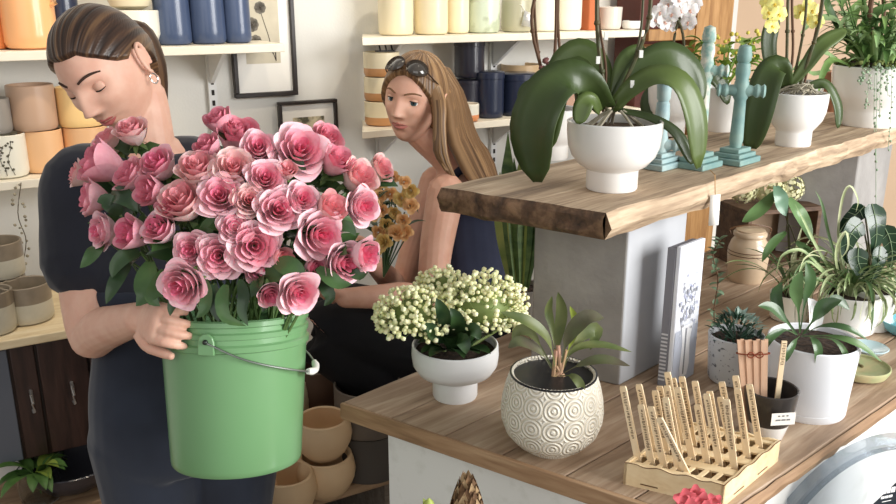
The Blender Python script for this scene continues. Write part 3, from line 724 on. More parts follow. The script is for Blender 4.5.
# white orchid behind, in front of the cupboard
p = on_z(676, 138, Zs); p.z = Zs; p = p + V((0,.05,0))
t, zr = footed_pot(p, .06, .085, .032, .035, 'white flowering orchid in a pale tapered pot in front of the wooden cupboard')
blooms(t, p, [(660,12,0),(668,4,.01),(672,14,-.01),(664,22,0),(680,10,0),(690,10,.01),(688,22,0),(694,4,.02),(678,0,0),(684,2,.01),(670,24,.01),(655,20,.0)], 8, wm, 4)
for pix in ([(674,90,0),(672,60,0),(676,30,0),(684,8,.01)], [(680,90,0),(684,60,0),(682,30,0),(670,8,0)]): stemtube(t, p, pix, 1.4, g_stem)
mb = MB(); orchid_leaf(mb, [at(u,v,(p-V((0,0,EYE))).y/ray(u,v).y)-p for u,v in ((678,92),(664,82),(652,96),(646,116))], pxm(9,p), V((-.3,-.8,.4))); mb.build('leaf', g_orchD, t, solid=.0015)
mb = MB(); orchid_leaf(mb, [at(u,v,(p-V((0,0,EYE))).y/ray(u,v).y)-p for u,v in ((678,92),(698,74),(716,78),(728,104))], pxm(9,p), V((.3,-.8,.4))); mb.build('leaf', g_orchD, t, solid=.0015)
# kalanchoe with lime leaves
p = on_z(726, 134, Zs) + V((0,.06,0)); p.z = Zs
t = thing('kalanchoe', 'bushy lime leaved plant with yellow buds in a white pot behind the teal candlesticks', 'potted plant', p)
MB().lathe(vessel([(.038,0),(.040,.004),(.052,.05),(.06,.105)], .004), n=44).build('pot', c_white, t)
MB().lathe([(.0005,.09),(.054,.09),(.0005,.1)]).build('soil', soil, t)
lime = M('lime_leaf', (112,150,52), (150,176,76), rough=.45, scale=25); 
mb = MB(); rr = random.Random(8)
for k in range(70):
    a = rr.uniform(0,2*PI); el = rr.uniform(.1,1.3); q = rr.uniform(.03,.10); b = V((math.cos(a)*q*.8, math.sin(a)*q*.6, .12+rr.uniform(0,.09)))
    mb.strap(b, a+rr.uniform(-.6,.6), rr.uniform(.03,.05), .014, el*.8, 1.1, 6)
    if k%3==0: mb.tube([V((0,0,.09)), b], .0016, 5)
mb.build('foliage', lime, t)
mb = MB()
for k in range(40):
    a = rr.uniform(0,2*PI); mb.ball((math.cos(a)*rr.uniform(.01,.1)+.03, math.sin(a)*.06, .17+rr.uniform(0,.07)), rr.uniform(.003,.006))
mb.build('buds', M('yellow_bud',(214,200,90),(190,170,60),rough=.6,scale=50), t, kind='stuff')
# small pots behind orchid 3
p = on_z(812,124,Zs); p = p + bn*.03; p.z = Zs
vessel_obj('flowerpot', 'empty white footed pot tucked behind the yellow orchid', 'pot', p, footed(.046,.075,.028,.03), c_white)
p = on_z(842,112,Zs)+bn*.02; p.z = Zs
vessel_obj('flowerpot', 'plain terracotta flowerpot behind the yellow orchid and the fern bowl', 'pot', p, [(.03,0),(.042,.085),(.048,.087),(.050,.11)], M('terracotta_clay',(160,112,84),rough=.85))
# ---------------------------------------------------------------- teal candlesticks
teal = M('teal_paint', (132,158,150), (106,140,138), rough=.55, scale=28, bump=.15)
teal2 = M('teal_worn', (128,160,152), (208,206,190), rough=.6, scale=40, ramp=(.42,.6), bump=.2)
teal3 = M('pale_teal', (170,190,188), (140,168,172), rough=.55, scale=30)
def candlestick(u, vb, vt, label, mat, mat2, cross, rpx=7, dd=0):
    p = on_z(u, vb, Zs); p = p + V((0,dd,0)); p.z = Zs; H_ = height_at(p, vt)-Zs; r = pxm(rpx, p)
    t = thing('candlestick', label, 'candlestick', p); rz = Matrix.Rotation(bang, 4, 'Z')
    mb = MB(); s = r*3.1
    for k, (w, z0, z1) in enumerate(((1,0,.012),(.80,.012,.021),(.60,.021,.030))): mb.box((-s*w,-s*w*.8,z0),(s*w,s*w*.8,z1), mat=rz)
    mb.build('base', mat, t, bevel=.002)
    hc = H_*cross
    MB().lathe([(r*.75,.030),(r*.95,.045),(r*.9,hc*.5),(r*.8,hc*.92),(r*1.0,hc-.006),(r*1.0,hc+.022),(r*.85,hc+.03),(r*1.02,hc+(H_-hc)*.45),(r*.9,hc+(H_-hc)*.62),(r*.72,hc+(H_-hc)*.64),(r*.95,hc+(H_-hc)*.68),(r*1.02,H_-.02),(r*.8,H_-.004),(.0005,H_)], n=24).build('post', mat2, t)
    mb = MB(); L = r*3.3
    c0 = V((0,0,hc+.008)); axd = V((.96,-.28,0))
    ax = (V((0,0,1)), axd.cross(V((0,0,1))), axd)
    mb.lathe([(.0005,-L),(r*.7,-L*.98),(r*1.0,-L*.90),(r*.7,-L*.80),(r*.95,-L*.66),(r*.95,-L*.6),(r*.65,-L*.5),(r*.85,-L*.3),(r*.85,L*.3),(r*.65,L*.5),(r*.95,L*.6),(r*.95,L*.66),(r*.7,L*.80),(r*1.0,L*.90),(r*.7,L*.98),(.0005,L)], c0, 18, ax=ax)
    mb.build('crossarm', mat2, t)
    return t
candlestick(698, 167, 25, 'worn teal and white wooden cross candlestick with a turned crossarm', teal, teal2, .66, 6.5)
candlestick(734, 162, 44, 'plain teal wooden candlestick nearest the yellow orchid\'s dark leaf', teal, teal, .58, 7)
candlestick(665, 172, 74, 'pale blue wooden candlestick with a broad base right behind the big orchid pot', teal3, teal3, .2, 7, .05)
# ---------------------------------------------------------------- big fern pot on the right
p = stand(868, 128, Zs, 26); r = pxm(40, p); zt = height_at(p, 66)-Zs
t = thing('fern_planter', 'lush bowl of mixed ferns and moss in a big white footed pot at the right', 'potted plant', p)
MB().lathe(vessel(footed(r,zt*.72,r*.66,zt*.28), .006), n=60).build('pot', c_white, t)
m_moss = M('moss', (92,110,52), (134,142,84), rough=1, scale=120, bump=1)
MB().lathe([(.0005,zt-.014),(r-.0065,zt-.014),(r-.012,zt+.0),(r*.5,zt+.012),(.0005,zt+.016)]).build('soil', soil, t)
mb = MB(); rr = random.Random(21)
for k in range(260):
    a = rr.uniform(0,2*PI); q = r*math.sqrt(rr.random())*.97; mb.ball((math.cos(a)*q, math.sin(a)*q, zt+rr.uniform(-.004,.016)), rr.uniform(.003,.007))
mb.build('moss', m_moss, t, kind='stuff')
g_bam = M('bamboo_leaf', (138,172,112), (172,198,142), rough=.5, scale=12); g_bam2 = M('fern_leaf', (104,138,72), (138,166,98), rough=.5, scale=20); g_bamd = M('fern_dark', (66,98,50), (92,124,66), rough=.5, scale=20)
mb = MB()
for k in range(46):
    a = rr.uniform(0,2*PI); b = V((math.cos(a)*r*.4, math.sin(a)*r*.4, zt))
    mb.strap(b, a, rr.uniform(.10,.20), rr.uniform(.005,.009), rr.uniform(.7,1.4), rr.uniform(.8,1.7), 10, mi=k%3)
for k in range(30):       # tall stems with side leaves
    a = rr.uniform(0,2*PI); h = rr.uniform(.10,.24); b = V((math.cos(a)*r*.3, math.sin(a)*r*.3, zt)); e = b+V((math.cos(a)*h*.5, math.sin(a)*h*.5, h))
    mb.tube([b, e], .0018, 5, mi=2)
    for j in range(5): mb.strap(b.lerp(e,.4+.13*j), a+rr.uniform(-1.4,1.4), rr.uniform(.05,.09), rr.uniform(.006,.011), rr.uniform(-.1,.8), 1.0, 7, mi=(k+j)%3)
mb.build('foliage', [g_bam,g_bam2,g_bamd], t)
def prx(pix): return [at(u,v,(p-V((0,0,EYE))).y/ray(u,v).y + d) - p for u,v,d in pix]
mb = MB()
for pix, w, mi in (([(830,70,-.02),(812,74,-.03),(800,66,-.04),(790,82,-.05)],3.2,0), ([(840,62,-.03),(822,52,-.04),(806,60,-.05),(790,72,-.05)],4.2,0), ([(850,66,-.04),(832,60,-.06),(822,76,-.07),(818,96,-.07)],3.5,1),
                   ([(850,40,0),(835,20,-.02),(815,20,-.03),(800,34,-.04)],5,0),([(862,60,0),(866,25,0),(884,8,-.01),(910,4,-.01)],6,2),([(860,60,0),(850,30,0),(856,8,0),(874,-8,0)],6,1),([(862,60,0),(842,34,-.01),(828,8,-.01),(826,-10,0)],6,2),([(872,62,0),(880,44,-.02),(896,36,-.03),(912,40,-.03)],4,0)):
    mb.leaf(spline(prx(pix), 10), pxm(w,p), V((0,-.6,.8)), .2, mi)
mb.build('long_leaf', [g_bam,g_bam2,g_bamd], t)
stemtube(t, p, [(868,66,0),(872,40,0),(870,10,0),(878,-30,0)], 2.5, g_brown, 'woody_stem'); stemtube(t, p, [(876,66,0),(878,40,0),(884,10,0),(880,-30,0)], 2, g_brown, 'woody_stem')
# string of pearls trailing over the pot
mb = MB(); pearl = M('pearl_leaf', (124,148,120), (160,176,150), rough=.5, scale=50)
for (u0, v1) in ((868,108),(874,160),(880,118),(887,96),(891,150),(876,212),(862,84)):
    pts = spline(prx([(u0,66,-r*.75),(u0+1,72,-r-.012),(u0,(72+v1)/2,-r-.014),(u0+rr.uniform(-3,3),v1,-r-.016)]), 26)
    mb.tube(pts, .0008, 5)
    for q in pts[2:]:
        if rr.random() < .75: mb.ball(q+V((rr.uniform(-.006,.006), rr.uniform(-.004,.001), rr.uniform(-.003,.003))), rr.uniform(.002,.004))
mb.build('trailing_vine', pearl, t)
# ---------------------------------------------------------------- worktop: white blossom bowl
def atp(p, u, v, d=0): return at(u, v, (p-V((0,0,EYE))).y/ray(u,v).y + d) - p
p = stand(455, 404, Zc, 22); r = pxm(43, p); zt = height_at(p, 344)-Zc
t = thing('blossom_bowl', 'white footed bowl heaped with tiny cream blossoms at the worktop\'s left end', 'potted plant', p)
MB().lathe(vessel([(r*.50,0),(r*.52,.004),(r*.52,zt*.36),(r*.60,zt*.42),(r*.86,zt*.50),(r*.97,zt*.64),(r,zt*.82),(r*.985,zt)], .005), n=56).build('pot', cer('matt_white',(226,226,226),rough=.45), t)
MB().lathe([(.0005,zt*.84),(r-.0075,zt*.84),(r-.0075,zt*.88),(.0005,zt*.9)]).build('soil', soil, t)
rr = random.Random(11)
cream_b = M('cream_floret', (248,246,206), (236,236,178), rough=.6, scale=60, sss=.1); stalk = M('pale_stalk', (122,138,78), rough=.6)
for (u, v, R_, d) in ((414,316,40,-.03),(482,306,48,.0),(442,288,30,.06),(505,318,26,.05)):
    c = atp(p, u, v, d); R = pxm(R_, p); mb = MB(); mb2 = MB()
    for k in range(470 if R_ > 35 else 260):
        z = rr.uniform(-.55,1); a = rr.uniform(0,2*PI); q = math.sqrt(1-z*z)
        dd = V((q*math.cos(a)*.95, q*math.sin(a)*.85, z*.72)); rad = R*rr.uniform(.72,1.04)
        mb.ball(c+dd*rad, rr.uniform(.0034,.0054))
        if k%4 == 0: mb2.tube([c+V((0,0,-R*.35)), c+dd*rad], .0007, 4, 1)
    mb2.ball(c, 1, lvl=1, axes=[V((R*.58,0,0)),V((0,R*.50,0)),V((0,0,R*.42))])
    o = mb.build('blossom_head', cream_b, t, kind='stuff')
    mb2.m = [0]*len(mb2.f); mb2.tube([V((c.x*.2,c.y*.2,zt*.85)), c+V((0,0,-R*.3))], .003, 6); mb2.build('flower_stalks', stalk, t, kind='stuff')
g_dk = M('deep_leaf', (34,58,34), (56,82,44), rough=.4, scale=25)
mb = MB()
for k in range(22):
    a = rr.uniform(0,2*PI); mb.strap(V((math.cos(a)*.03,math.sin(a)*.03,zt*.98)), a, rr.uniform(.05,.08), .015, rr.uniform(.5,1.2), .7, 7)
for pix in ([(450,338,-.02),(446,322,-.06),(441,308,-.08),(436,298,-.08)],[(456,338,-.02),(458,326,-.07),(456,316,-.09),(450,308,-.09)],[(448,340,-.03),(436,334,-.07),(428,328,-.09),(422,330,-.09)],[(462,338,-.02),(470,330,-.08),(476,332,-.095),(480,340,-.097)],[(456,340,-.04),(462,340,-.085),(465,346,-.097),(466,354,-.10)]): mb.leaf(spline([atp(p,*q) for q in pix], 9), .013, V((0,-.9,.4)), .25)
mb.build('foliage', g_dk, t)
# ---------------------------------------------------------------- embossed pot with purple-green plant
def emboss():
    m = M('embossed_cream', (236,230,214), rough=.45, coat=.15); n = m.node_tree.nodes; l = m.node_tree.links; b = n['Principled BSDF']
    tc = n.new('ShaderNodeTexCoord'); sx = n.new('ShaderNodeSeparateXYZ'); l.new(tc.outputs['Object'], sx.inputs[0])
    def mth(op, a, b_=None, v=None):
        x = n.new('ShaderNodeMath'); x.operation = op; l.new(a, x.inputs[0])
        if b_ is not None: l.new(b_, x.inputs[1])
        if v is not None: x.inputs[1].default_value = v
        return x.outputs[0]
    ang_ = mth('ARCTAN2', sx.outputs['Y'], sx.outputs['X'])
    cx = n.new('ShaderNodeCombineXYZ'); l.new(mth('MULTIPLY', ang_, v=15/PI/2*1.0), cx.inputs[0]); l.new(mth('MULTIPLY', sx.outputs['Z'], v=30), cx.inputs[1])
    vo = n.new('ShaderNodeTexVoronoi'); vo.inputs['Scale'].default_value = 1.0; vo.inputs['Randomness'].default_value = 0.0; vo.voronoi_dimensions = '2D'
    l.new(cx.outputs[0], vo.inputs['Vector'])
    s_ = mth('SINE', mth('MULTIPLY', vo.outputs['Distance'], v=34))
    bp = n.new('ShaderNodeBump'); bp.inputs['Strength'].default_value = .55; bp.inputs['Distance'].default_value = .004
    l.new(s_, bp.inputs['Height']); l.new(bp.outputs['Normal'], b.inputs['Normal'])
    rp = n.new('ShaderNodeValToRGB'); rp.color_ramp.elements[0].color = lin((226,216,194)); rp.color_ramp.elements[1].color = lin((240,235,222))
    l.new(mth('MULTIPLY_ADD', s_, v=.5), rp.inputs['Fac']); l.new(rp.outputs['Color'], b.inputs['Base Color'])
    return m
p = stand(550, 459, Zc, 30); r = pxm(50.5, p); zt = height_at(p, 373)-Zc
t = thing('embossed_planter', 'round cream planter embossed with rings, holding a purple-green leafy plant', 'potted plant', p)
MB().lathe(vessel([(r*.52,0),(r*.55,.003),(r*.57,.008),(r*.72,zt*.10),(r*.90,zt*.24),(r*.985,zt*.40),(r*1.0,zt*.52),(r*.975,zt*.68),(r*.92,zt*.84),(r*.855,zt*.97),(r*.835,zt)], .006), n=64).build('pot', emboss(), t)
MB().lathe([(r*.83,zt*.96),(r*.842,zt*1.012),(r*.815,zt*1.018),(r*.79,zt*.97),(r*.775,zt*.72),(.0005,zt*.72)], n=56).build('inner_pot', M('black_plastic',(34,34,38),rough=.35), t)
MB().lathe([(.0005,zt*.73),(r*.76,zt*.73),(r*.7,zt*.78),(.0005,zt*.80)]).build('soil', soil, t)
g_cal = M('calathea_leaf', (76,90,48), (110,116,70), rough=.45, scale=20); g_pur = M('purple_leaf', (84,70,62), (96,104,70), rough=.45, scale=14); g_lt = M('young_leaf', (176,190,84), (146,168,70), rough=.45, scale=30); pinkst = M('pink_stem', (196,150,128), (170,150,100), rough=.6, scale=40)
mb = MB()
for pix, w, mi, h in (([(556,372,0),(548,340,-.02),(528,322,-.03),(500,312,-.03)], 9, 0, V((.2,-.6,.8))), ([(552,370,0),(540,352,-.02),(520,342,-.03),(508,348,-.03)], 9, 1, V((0,-.5,.9))),
                   ([(556,372,0),(558,340,0),(562,312,0),(558,292,0)], 8, 0, V((-.3,-.9,.1))), ([(560,372,0),(568,338,-.01),(586,318,-.02),(604,318,-.02)], 11, 1, V((.1,-.7,.7))),
                   ([(562,372,0),(574,350,.02),(600,345,.03),(632,352,.03)], 7, 0, V((0,-.4,.9))), ([(562,374,-.01),(582,364,-.03),(604,360,-.04),(630,366,-.05)], 8, 1, V((0,-.5,.9))),
                   ([(560,372,0),(572,340,0),(576,322,0),(570,306,0)], 6, 2, V((-.2,-.9,.2))), ([(557,372,0),(552,330,.01),(548,310,.01),(552,296,.0)], 6, 0, V((.3,-.9,.1))),
                   ([(560,376,-.02),(572,376,-.05),(580,384,-.06),(582,396,-.06)], 6, 0, V((0,-.9,.4))), ([(556,372,.02),(580,338,.04),(596,330,.05),(590,350,.05)], 10, 0, V((.2,-.9,.4))),
                   ([(555,372,.02),(534,336,.05),(520,330,.06),(512,340,.06)], 8, 0, V((-.2,-.9,.4)))):
    mb.leaf(spline([atp(p,*q) for q in pix], 14), pxm(w*.72,p), h, .25, mi, lambda q: .12 if q < .25 else max(.03, math.sin(PI*((q-.25)/.75*.94+.06))**.7))
mb.build('foliage', [g_cal,g_pur,g_lt], t)
mb = MB()
for a, b in (((553,382),(556,350)),((558,384),(566,350)),((562,382),(558,345)),((549,380),(560,372)),((566,380),(556,366))): mb.tube([atp(p,*a), atp(p,*b)], .0035, 7)
mb.build('stems', pinkst, t)
# ---------------------------------------------------------------- canvas print and book leaning on the column
q0 = on_z(670, 388, Zc)
def proj(P):
    d_ = P - V((0,0,EYE)); dep = d_.y*CT - d_.z*ST; return 448+F*d_.x/dep, 252-F*(d_.y*ST+d_.z*CT)/dep
L = .05
while proj(q0+bdir*L+V((0,0,.3)))[0] < 707: L += .002
sl = -cu; Tk = .02
while proj(q0+sl*Tk)[0] > 657: Tk += .001
hz = height_at(q0, 247) - Zc
def slab(mb, a, b, c, d, z0, z1, mi=0): return mb.prism([(x.x,x.y) for x in (a,b,c,d)], z0, z1, mi)
t = thing('canvas_print', 'upright white canvas printed with a tall vase of flowers, leaning by the concrete column', 'picture', q0)
k = V((0,0,0)); mb = MB(); slab(mb, k, k+bdir*L, k+bdir*L+sl*Tk*.35, k+sl*Tk*.35, 0, hz); 
mb.build('canvas', M('canvas_white',(230,232,238),(214,218,228),rough=.8,scale=14), t, bevel=.002)
cvn = V((bdir.y,-bdir.x,0)); mb = MB(); rr = random.Random(5)
def cp(a, z): return k + bdir*(L*a) + cvn*.0008 + V((0,0,hz*z))
def quad(pts, mi): mb.add([cp(*q) for q in pts], [tuple(range(len(pts)))], mi)
quad([(.02,.005),(.98,.005),(.98,.40),(.02,.40)], 3)
vase = [(.36,.04),(.64,.04),(.70,.12),(.66,.30),(.74,.42),(.26,.42),(.34,.30),(.30,.12)]
mb.add([cp(*q)+cvn*.0006 for q in vase], [tuple(range(8))], 0); mb.add([cp(*q)+cvn*.0009 for q in ((.44,.06),(.49,.06),(.50,.40),(.43,.40))], [(0,1,2,3)], 2)
for j in range(120):
    a, z = rr.gauss(.5,.22), rr.gauss(.56,.09)
    if .05 < a < .95 and z < .92:
        w = rr.uniform(.012,.035); mb.add([cp(a+w*math.cos(i), z+w*.6*math.sin(i))+cvn*(.0011+j*2e-6) for i in (0,1.25,2.5,3.77,5.0)], [(0,1,2,3,4)], rr.choice((0,1,2,2,3)))
mb.build('printed_vase', [M('print_white',(246,247,250)),M('print_lavender',(168,172,200)),M('print_grey',(150,152,160)),M('print_mist',(192,198,212))], t)
t = thing('book', 'thick book with a grey striped spine standing behind the vase canvas', 'book', q0+sl*Tk*.36)
mb = MB(); slab(mb, k, k+bdir*L, k+bdir*L+sl*Tk*.64, k+sl*Tk*.64, 0, hz*.985)
mb.build('cover', M('book_grey',(126,126,134),rough=.6), t, bevel=.0015)
mb = MB(); nrm = -bdir
for j in range(13):
    z = .012+j*.0075; mb.add([k+nrm*.0012+sl*Tk*.08+V((0,0,z)), k+nrm*.0012+sl*Tk*.56+V((0,0,z)), k+nrm*.0012+sl*Tk*.56+V((0,0,z+.0035)), k+nrm*.0012+sl*Tk*.08+V((0,0,z+.0035))], [(0,1,2,3)])
mb.build('spine_stripes', M('stripe_pale',(206,206,210)), t)
# ---------------------------------------------------------------- slotted box of plant sticks
Lc, Fc, Rc = on_z(623,484,Zc), on_z(722,508,Zc), on_z(778,461,Zc)
bx, by = (Fc-Lc), (Rc-Fc); Lx, Ly = bx.length, by.length; ex, ey = bx.normalized(), by.normalized(); 
hbx = height_at(Fc, 484)-Zc
ply = wood('birch_ply', [(214,186,142),(230,206,164),(238,218,180)], axis=(2,10,10), scale=3, bump=.05); burnt = M('laser_burn', (96,62,36), rough=.9)
t = thing('stick_box', 'birch plywood display box with slots and wavy rims at the worktop\'s front corner', 'box', Lc)
def bp_(a, b, z): return ex*(a*Lx) + ey*(b*Ly) + V((0,0,z))
def wall4(mb, A, B, th, inn):
    n = 24; rows = []
    for i in range(n+1):
        q = i/n; z1 = hbx*(.90+.10*(.5+.5*math.sin(q*PI*7))*(1 if .1<q<.9 else .6)); P_ = A.lerp(B,q)
        rows.append([P_, P_+V((0,0,z1)), P_+inn*th+V((0,0,z1)), P_+inn*th])
    mb.rings(rows)
for A, B, inn in ((bp_(0,0,0),bp_(1,0,0),ey),(bp_(1,0,0),bp_(1,1,0),-ex),(bp_(0,1,0),bp_(1,1,0),-ey),(bp_(0,0,0),bp_(0,1,0),ex)):
    mb = MB(); wall4(mb, A, B, .004, inn); mb.build('side_panel', ply, t)
mb = MB()                                        # burnt rim line + finger joint slots
def burn(A, B, out):
    n = 24
    pts = []
    for i in range(n+1):
        q = i/n; pts.append(A.lerp(B,q)+V((0,0,hbx*(.90+.10*(.5+.5*math.sin(q*PI*7))*(1 if .1<q<.9 else .6))))+out*.0002)
    mb.tube(pts, .0007, 4)
    for a, b in ((.18,.36),(.60,.78)):
        P_, Q_ = A.lerp(B,a)+out*.0006+V((0,0,hbx*.16)), A.lerp(B,b)+out*.0006+V((0,0,hbx*.16)); mb.add([P_, Q_, Q_+V((0,0,.0018)), P_+V((0,0,.0018))], [(0,1,2,3)])
burn(bp_(0,0,0),bp_(1,0,0),-ey); burn(bp_(1,0,0),bp_(1,1,0),ex); mb.build('burnt_edge', burnt, t)
NX, NY = 7, 4
mb = MB(); zz = hbx*.80                           # slotted lid: bars leave real slots
for i in range(NX+1):
    a = .02 + .96*i/NX; A = bp_(max(.02,a-.022), .025, 0); B = bp_(min(.98,a+.022), .025, 0); C_ = bp_(min(.98,a+.022), .975, 0); D_ = bp_(max(.02,a-.022), .975, 0)
    mb.prism([(q.x,q.y) for q in (A,B,C_,D_)], zz, zz+.003)
for j in range(NY+1):
    b = .03 + .94*j/NY; A = bp_(.02,max(.03,b-.05),0); B = bp_(.98,max(.03,b-.05),0); C_ = bp_(.98,min(.97,b+.05),0); D_ = bp_(.02,min(.97,b+.05),0)
    mb.prism([(q.x,q.y) for q in (A,B,C_,D_)], zz+.0002, zz+.0032)
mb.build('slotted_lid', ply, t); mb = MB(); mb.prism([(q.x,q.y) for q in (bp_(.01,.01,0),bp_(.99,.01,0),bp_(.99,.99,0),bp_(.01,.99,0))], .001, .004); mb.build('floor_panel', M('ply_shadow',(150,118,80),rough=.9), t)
stick_m = M('stick_wood', (232,206,166), (244,224,190), rough=.7, scale=6, stretch=(10,10,1))
ords = ['leftmost','second from left','third from left','middle','third from right','second from right','rightmost']
rows = ['front','second','third','back']
mk = M('burnt_text', (86,58,38), rough=.9)
rr = random.Random(17)
for j in range(NY):
    for i in range(NX):
        if (i, j) in ((6,0),(5,0),(3,3),(2,3),(1,3)): continue
        a = .02+.96*(i+.5)/NX; b = .03+.94*(j+.5)/NY
        base = Lc + bp_(a, b, .0045)
        tilt = V((-.26+.05*rr.random()-.04*i*0, .04+.12*rr.random(), 1))
        if (i,j) == (4,0): tilt = V((-.52,.05,1))
        if (i,j) == (6,1): tilt = V((-.20,.0,1))
        tz = tilt.normalized(); tx = (ex - tz*ex.dot(tz)).normalized(); ty = tz.cross(tx)
        H_ = rr.uniform(.118,.146); w, th = .0049, .0018
        tt = thing('plant_stick', f'wooden plant stick, {ords[i]} slot in the {rows[j]} row of the plywood box', 'plant stick', base, 'plant sticks in the plywood box')
        P_ = lambda x, y, z: tx*x + ty*y + tz*z
        mb = MB(); ring = lambda z, f=1: [P_(-w*f,-th,z), P_(w*f,-th,z), P_(w*f,th,z), P_(-w*f,th,z)]
        mb.rings([ring(0), ring(H_*.97), ring(H_, .85)]); mb.build('stick', stick_m, tt, smooth=False)
        mb = MB(); z = H_*.94
        while z > H_*.42:                          # burnt word, letter by letter up the stick
            hh = rr.uniform(.002,.0038); ww = rr.uniform(.0012,.0026)
            for sx in (-1,1):
                x0 = rr.uniform(-.0005,.0008)
                mb.add([P_(x0-ww*.9,-th-.0002,z), P_(x0+ww*.9,-th-.0002,z), P_(x0+ww*.9,-th-.0002,z-hh*.35), P_(x0-ww*.9,-th-.0002,z-hh*.35)], [(0,1,2,3)])
                z -= hh*.55
            z -= rr.uniform(.0005,.0016)
        mb.build('lettering', mk, tt)
# ---------------------------------------------------------------- speckled pot with succulent
speck = M('speckled_glaze', (196,198,200), (96,98,104), rough=.4, scale=120, ramp=(.60,.68), detail=2, coat=.2)
p = on_z(737, 386, Zc)+V((0,.03,0)); r = pxm(27, p); zt = height_at(p, 334)-Zc
t = thing('succulent_pot', 'speckled grey pot holding a small frosted succulent behind the bundle of sticks', 'potted plant', p)
MB().lathe(vessel(cyl(r, zt, .12, .008), .004), n=48).build('pot', speck, t); MB().lathe([(.0005,zt*.85),(r-.006,zt*.85),(r-.006,zt*.88),(.0005,zt*.94)]).build('soil', soil, t)
frost = M('frosted_leaf', (126,150,138), (164,182,170), rough=.6, scale=60); g_ev = M('evergreen', (30,58,44), (52,82,62), rough=.6, scale=60)
mb = MB(); rr = random.Random(2)
for k in range(150):
    a = rr.uniform(0,2*PI); el = rr.uniform(.0,1.5); R_ = r*1.05; c = V((math.cos(a)*math.cos(el)*R_*.8, math.sin(a)*math.cos(el)*R_*.8, zt*.88+math.sin(el)*R_*.85))
    mb.strap(c, a+rr.uniform(-.8,.8), rr.uniform(.012,.022), .003, rr.uniform(.3,1.3), .4, 4, mi=1 if c.x > .004 and el > .35 else 0)
for k in range(24):
    a = rr.uniform(0,2*PI); mb.tube([V((0,0,zt*.85)), V((math.cos(a)*r*.6, math.sin(a)*r*.6, zt*1.0+rr.uniform(0,.03)))], .0015, 5)
mb.build('foliage', [g_ev, frost], t)
# ---------------------------------------------------------------- dipped pot, tag, bundle of craft sticks
dip = M('dipped_black', (46,42,40), (70,64,60), rough=.3, scale=18, coat=.4); 
p = stand(765, 443, Zc, 16)+V((0,.0,0)); r = pxm(26, p); zt = height_at(p, 388)-Zc
t = thing('dipped_pot', 'small tapered pot, black glazed above and white below, behind the plywood box', 'pot', p)
mb = MB(); mb.lathe(vessel([(r*.55,0),(r*.60,.003),(r*.78,zt*.35),(r*.92,zt*.65),(r*.99,zt*.9),(r,zt)], .004), n=48)
def _mi(f):
    c = sum((V(mb.v[i]) for i in f), V())/len(f); return 0 if c.z < zt*(.33+.12*math.sin(math.atan2(c.y,c.x)*2+1)) and math.hypot(c.x,c.y) > r*.5 else 1
mb.m = [_mi(f) for f in mb.f]; mb.build('pot', [c_white, dip], t)
mb = MB(); nd = V((.12,-1,0)).normalized(); sx = V((nd.y*-1, nd.x, 0)); c0 = nd*(r+.003)+V((0,0,zt*.62)); cpad = c0
mb.prism([(q.x,q.y) for q in (cpad-sx*.020, cpad+sx*.020, cpad+sx*.020-nd*.0008, cpad-sx*.020-nd*.0008)], zt*.62-.009, zt*.62+.012)
tg = mb.build('label_card', M('paper_white',(240,236,228)), t)
mb = MB()
for (x, z, w) in ((-.008,.006,.0016),(-.001,.006,.002),(.006,.006,.0016),(-.009,-.001,.004),(.0,-.001,.0035),(.008,-.001,.003)):
    q = c0+sx*x+nd*.0006+V((0,0,z)); mb.add([q-sx*w, q+sx*w, q+sx*w+V((0,0,.0026)), q-sx*w+V((0,0,.0026))], [(0,1,2,3)])
mb.build('lettering', M('pencil_grey',(120,118,118),rough=.9), tg)
bp2 = p + V((-r*.42, .002, .012)); bun = M('craft_stick', (196,158,130), (216,184,156), rough=.7, scale=5, stretch=(9,9,1)); rr = random.Random(6)
for k in range(8):
    w = .0029; x = (k-3.5)*.0061; H_ = zt*1.75+rr.uniform(-.001,.001)
    c = bp2 + V((x*.72, 0, 0)); mb = MB(); top_ = V((x*.34-.016,.012+.003*(k%2),H_)); yv = V((0,.0015+.0,0)); xv = V((w,0,0))
    mb.rings([[-xv-yv, xv-yv, xv+yv, -xv+yv], [top_-xv-yv, top_+xv-yv, top_+xv+yv, top_-xv+yv]])
    tag(mb.build('craft_stick', bun, None, loc=c, smooth=False), 'plain reddish craft stick in the tied bundle standing in the black and white pot', 'craft stick', 'bundle of craft sticks')
c = bp2+V((-.0135,.0105,zt*1.50)); t3 = thing('bundle_tie', 'red-brown string bow tied round the craft sticks in the dipped pot', 'string', c)
mb = MB(); mb.tube([V((.029*math.cos(a)*.93,.0068*math.sin(a),0)) for a in [2*PI*i/30 for i in range(31)]], .0011, 5)
for s in (-1,1): mb.tube(spline([V((0,-.008,0)), V((s*.008,-.010,.006)), V((s*.013,-.010,.0)), V((s*.006,-.010,-.004)), V((0,-.008,0))], 12), .0011, 5)
mb.build('bow', M('red_twine',(128,62,40),rough=.9), t3)
c = p + V((r*.30,.004,.006)); mb = MB(); mb.box((-.0042,-.0015,0),(.0042,.0015,zt*1.85)); o = mb.build('stick', stick_m, None, loc=c, smooth=False)
for k in range(11): pass
tag(o, 'single tall wooden plant stick standing in the black and white pot', 'plant stick'); o.name = 'plant_stick'
mb = MB()
for k in range(14): mb.box((-.003+.0008*(k%3),-.0018,zt*1.80-k*.0028),(.003-.0006*(k%2),-.00155,zt*1.80-k*.0028+.0011))
mb.build('lettering', mk, o)
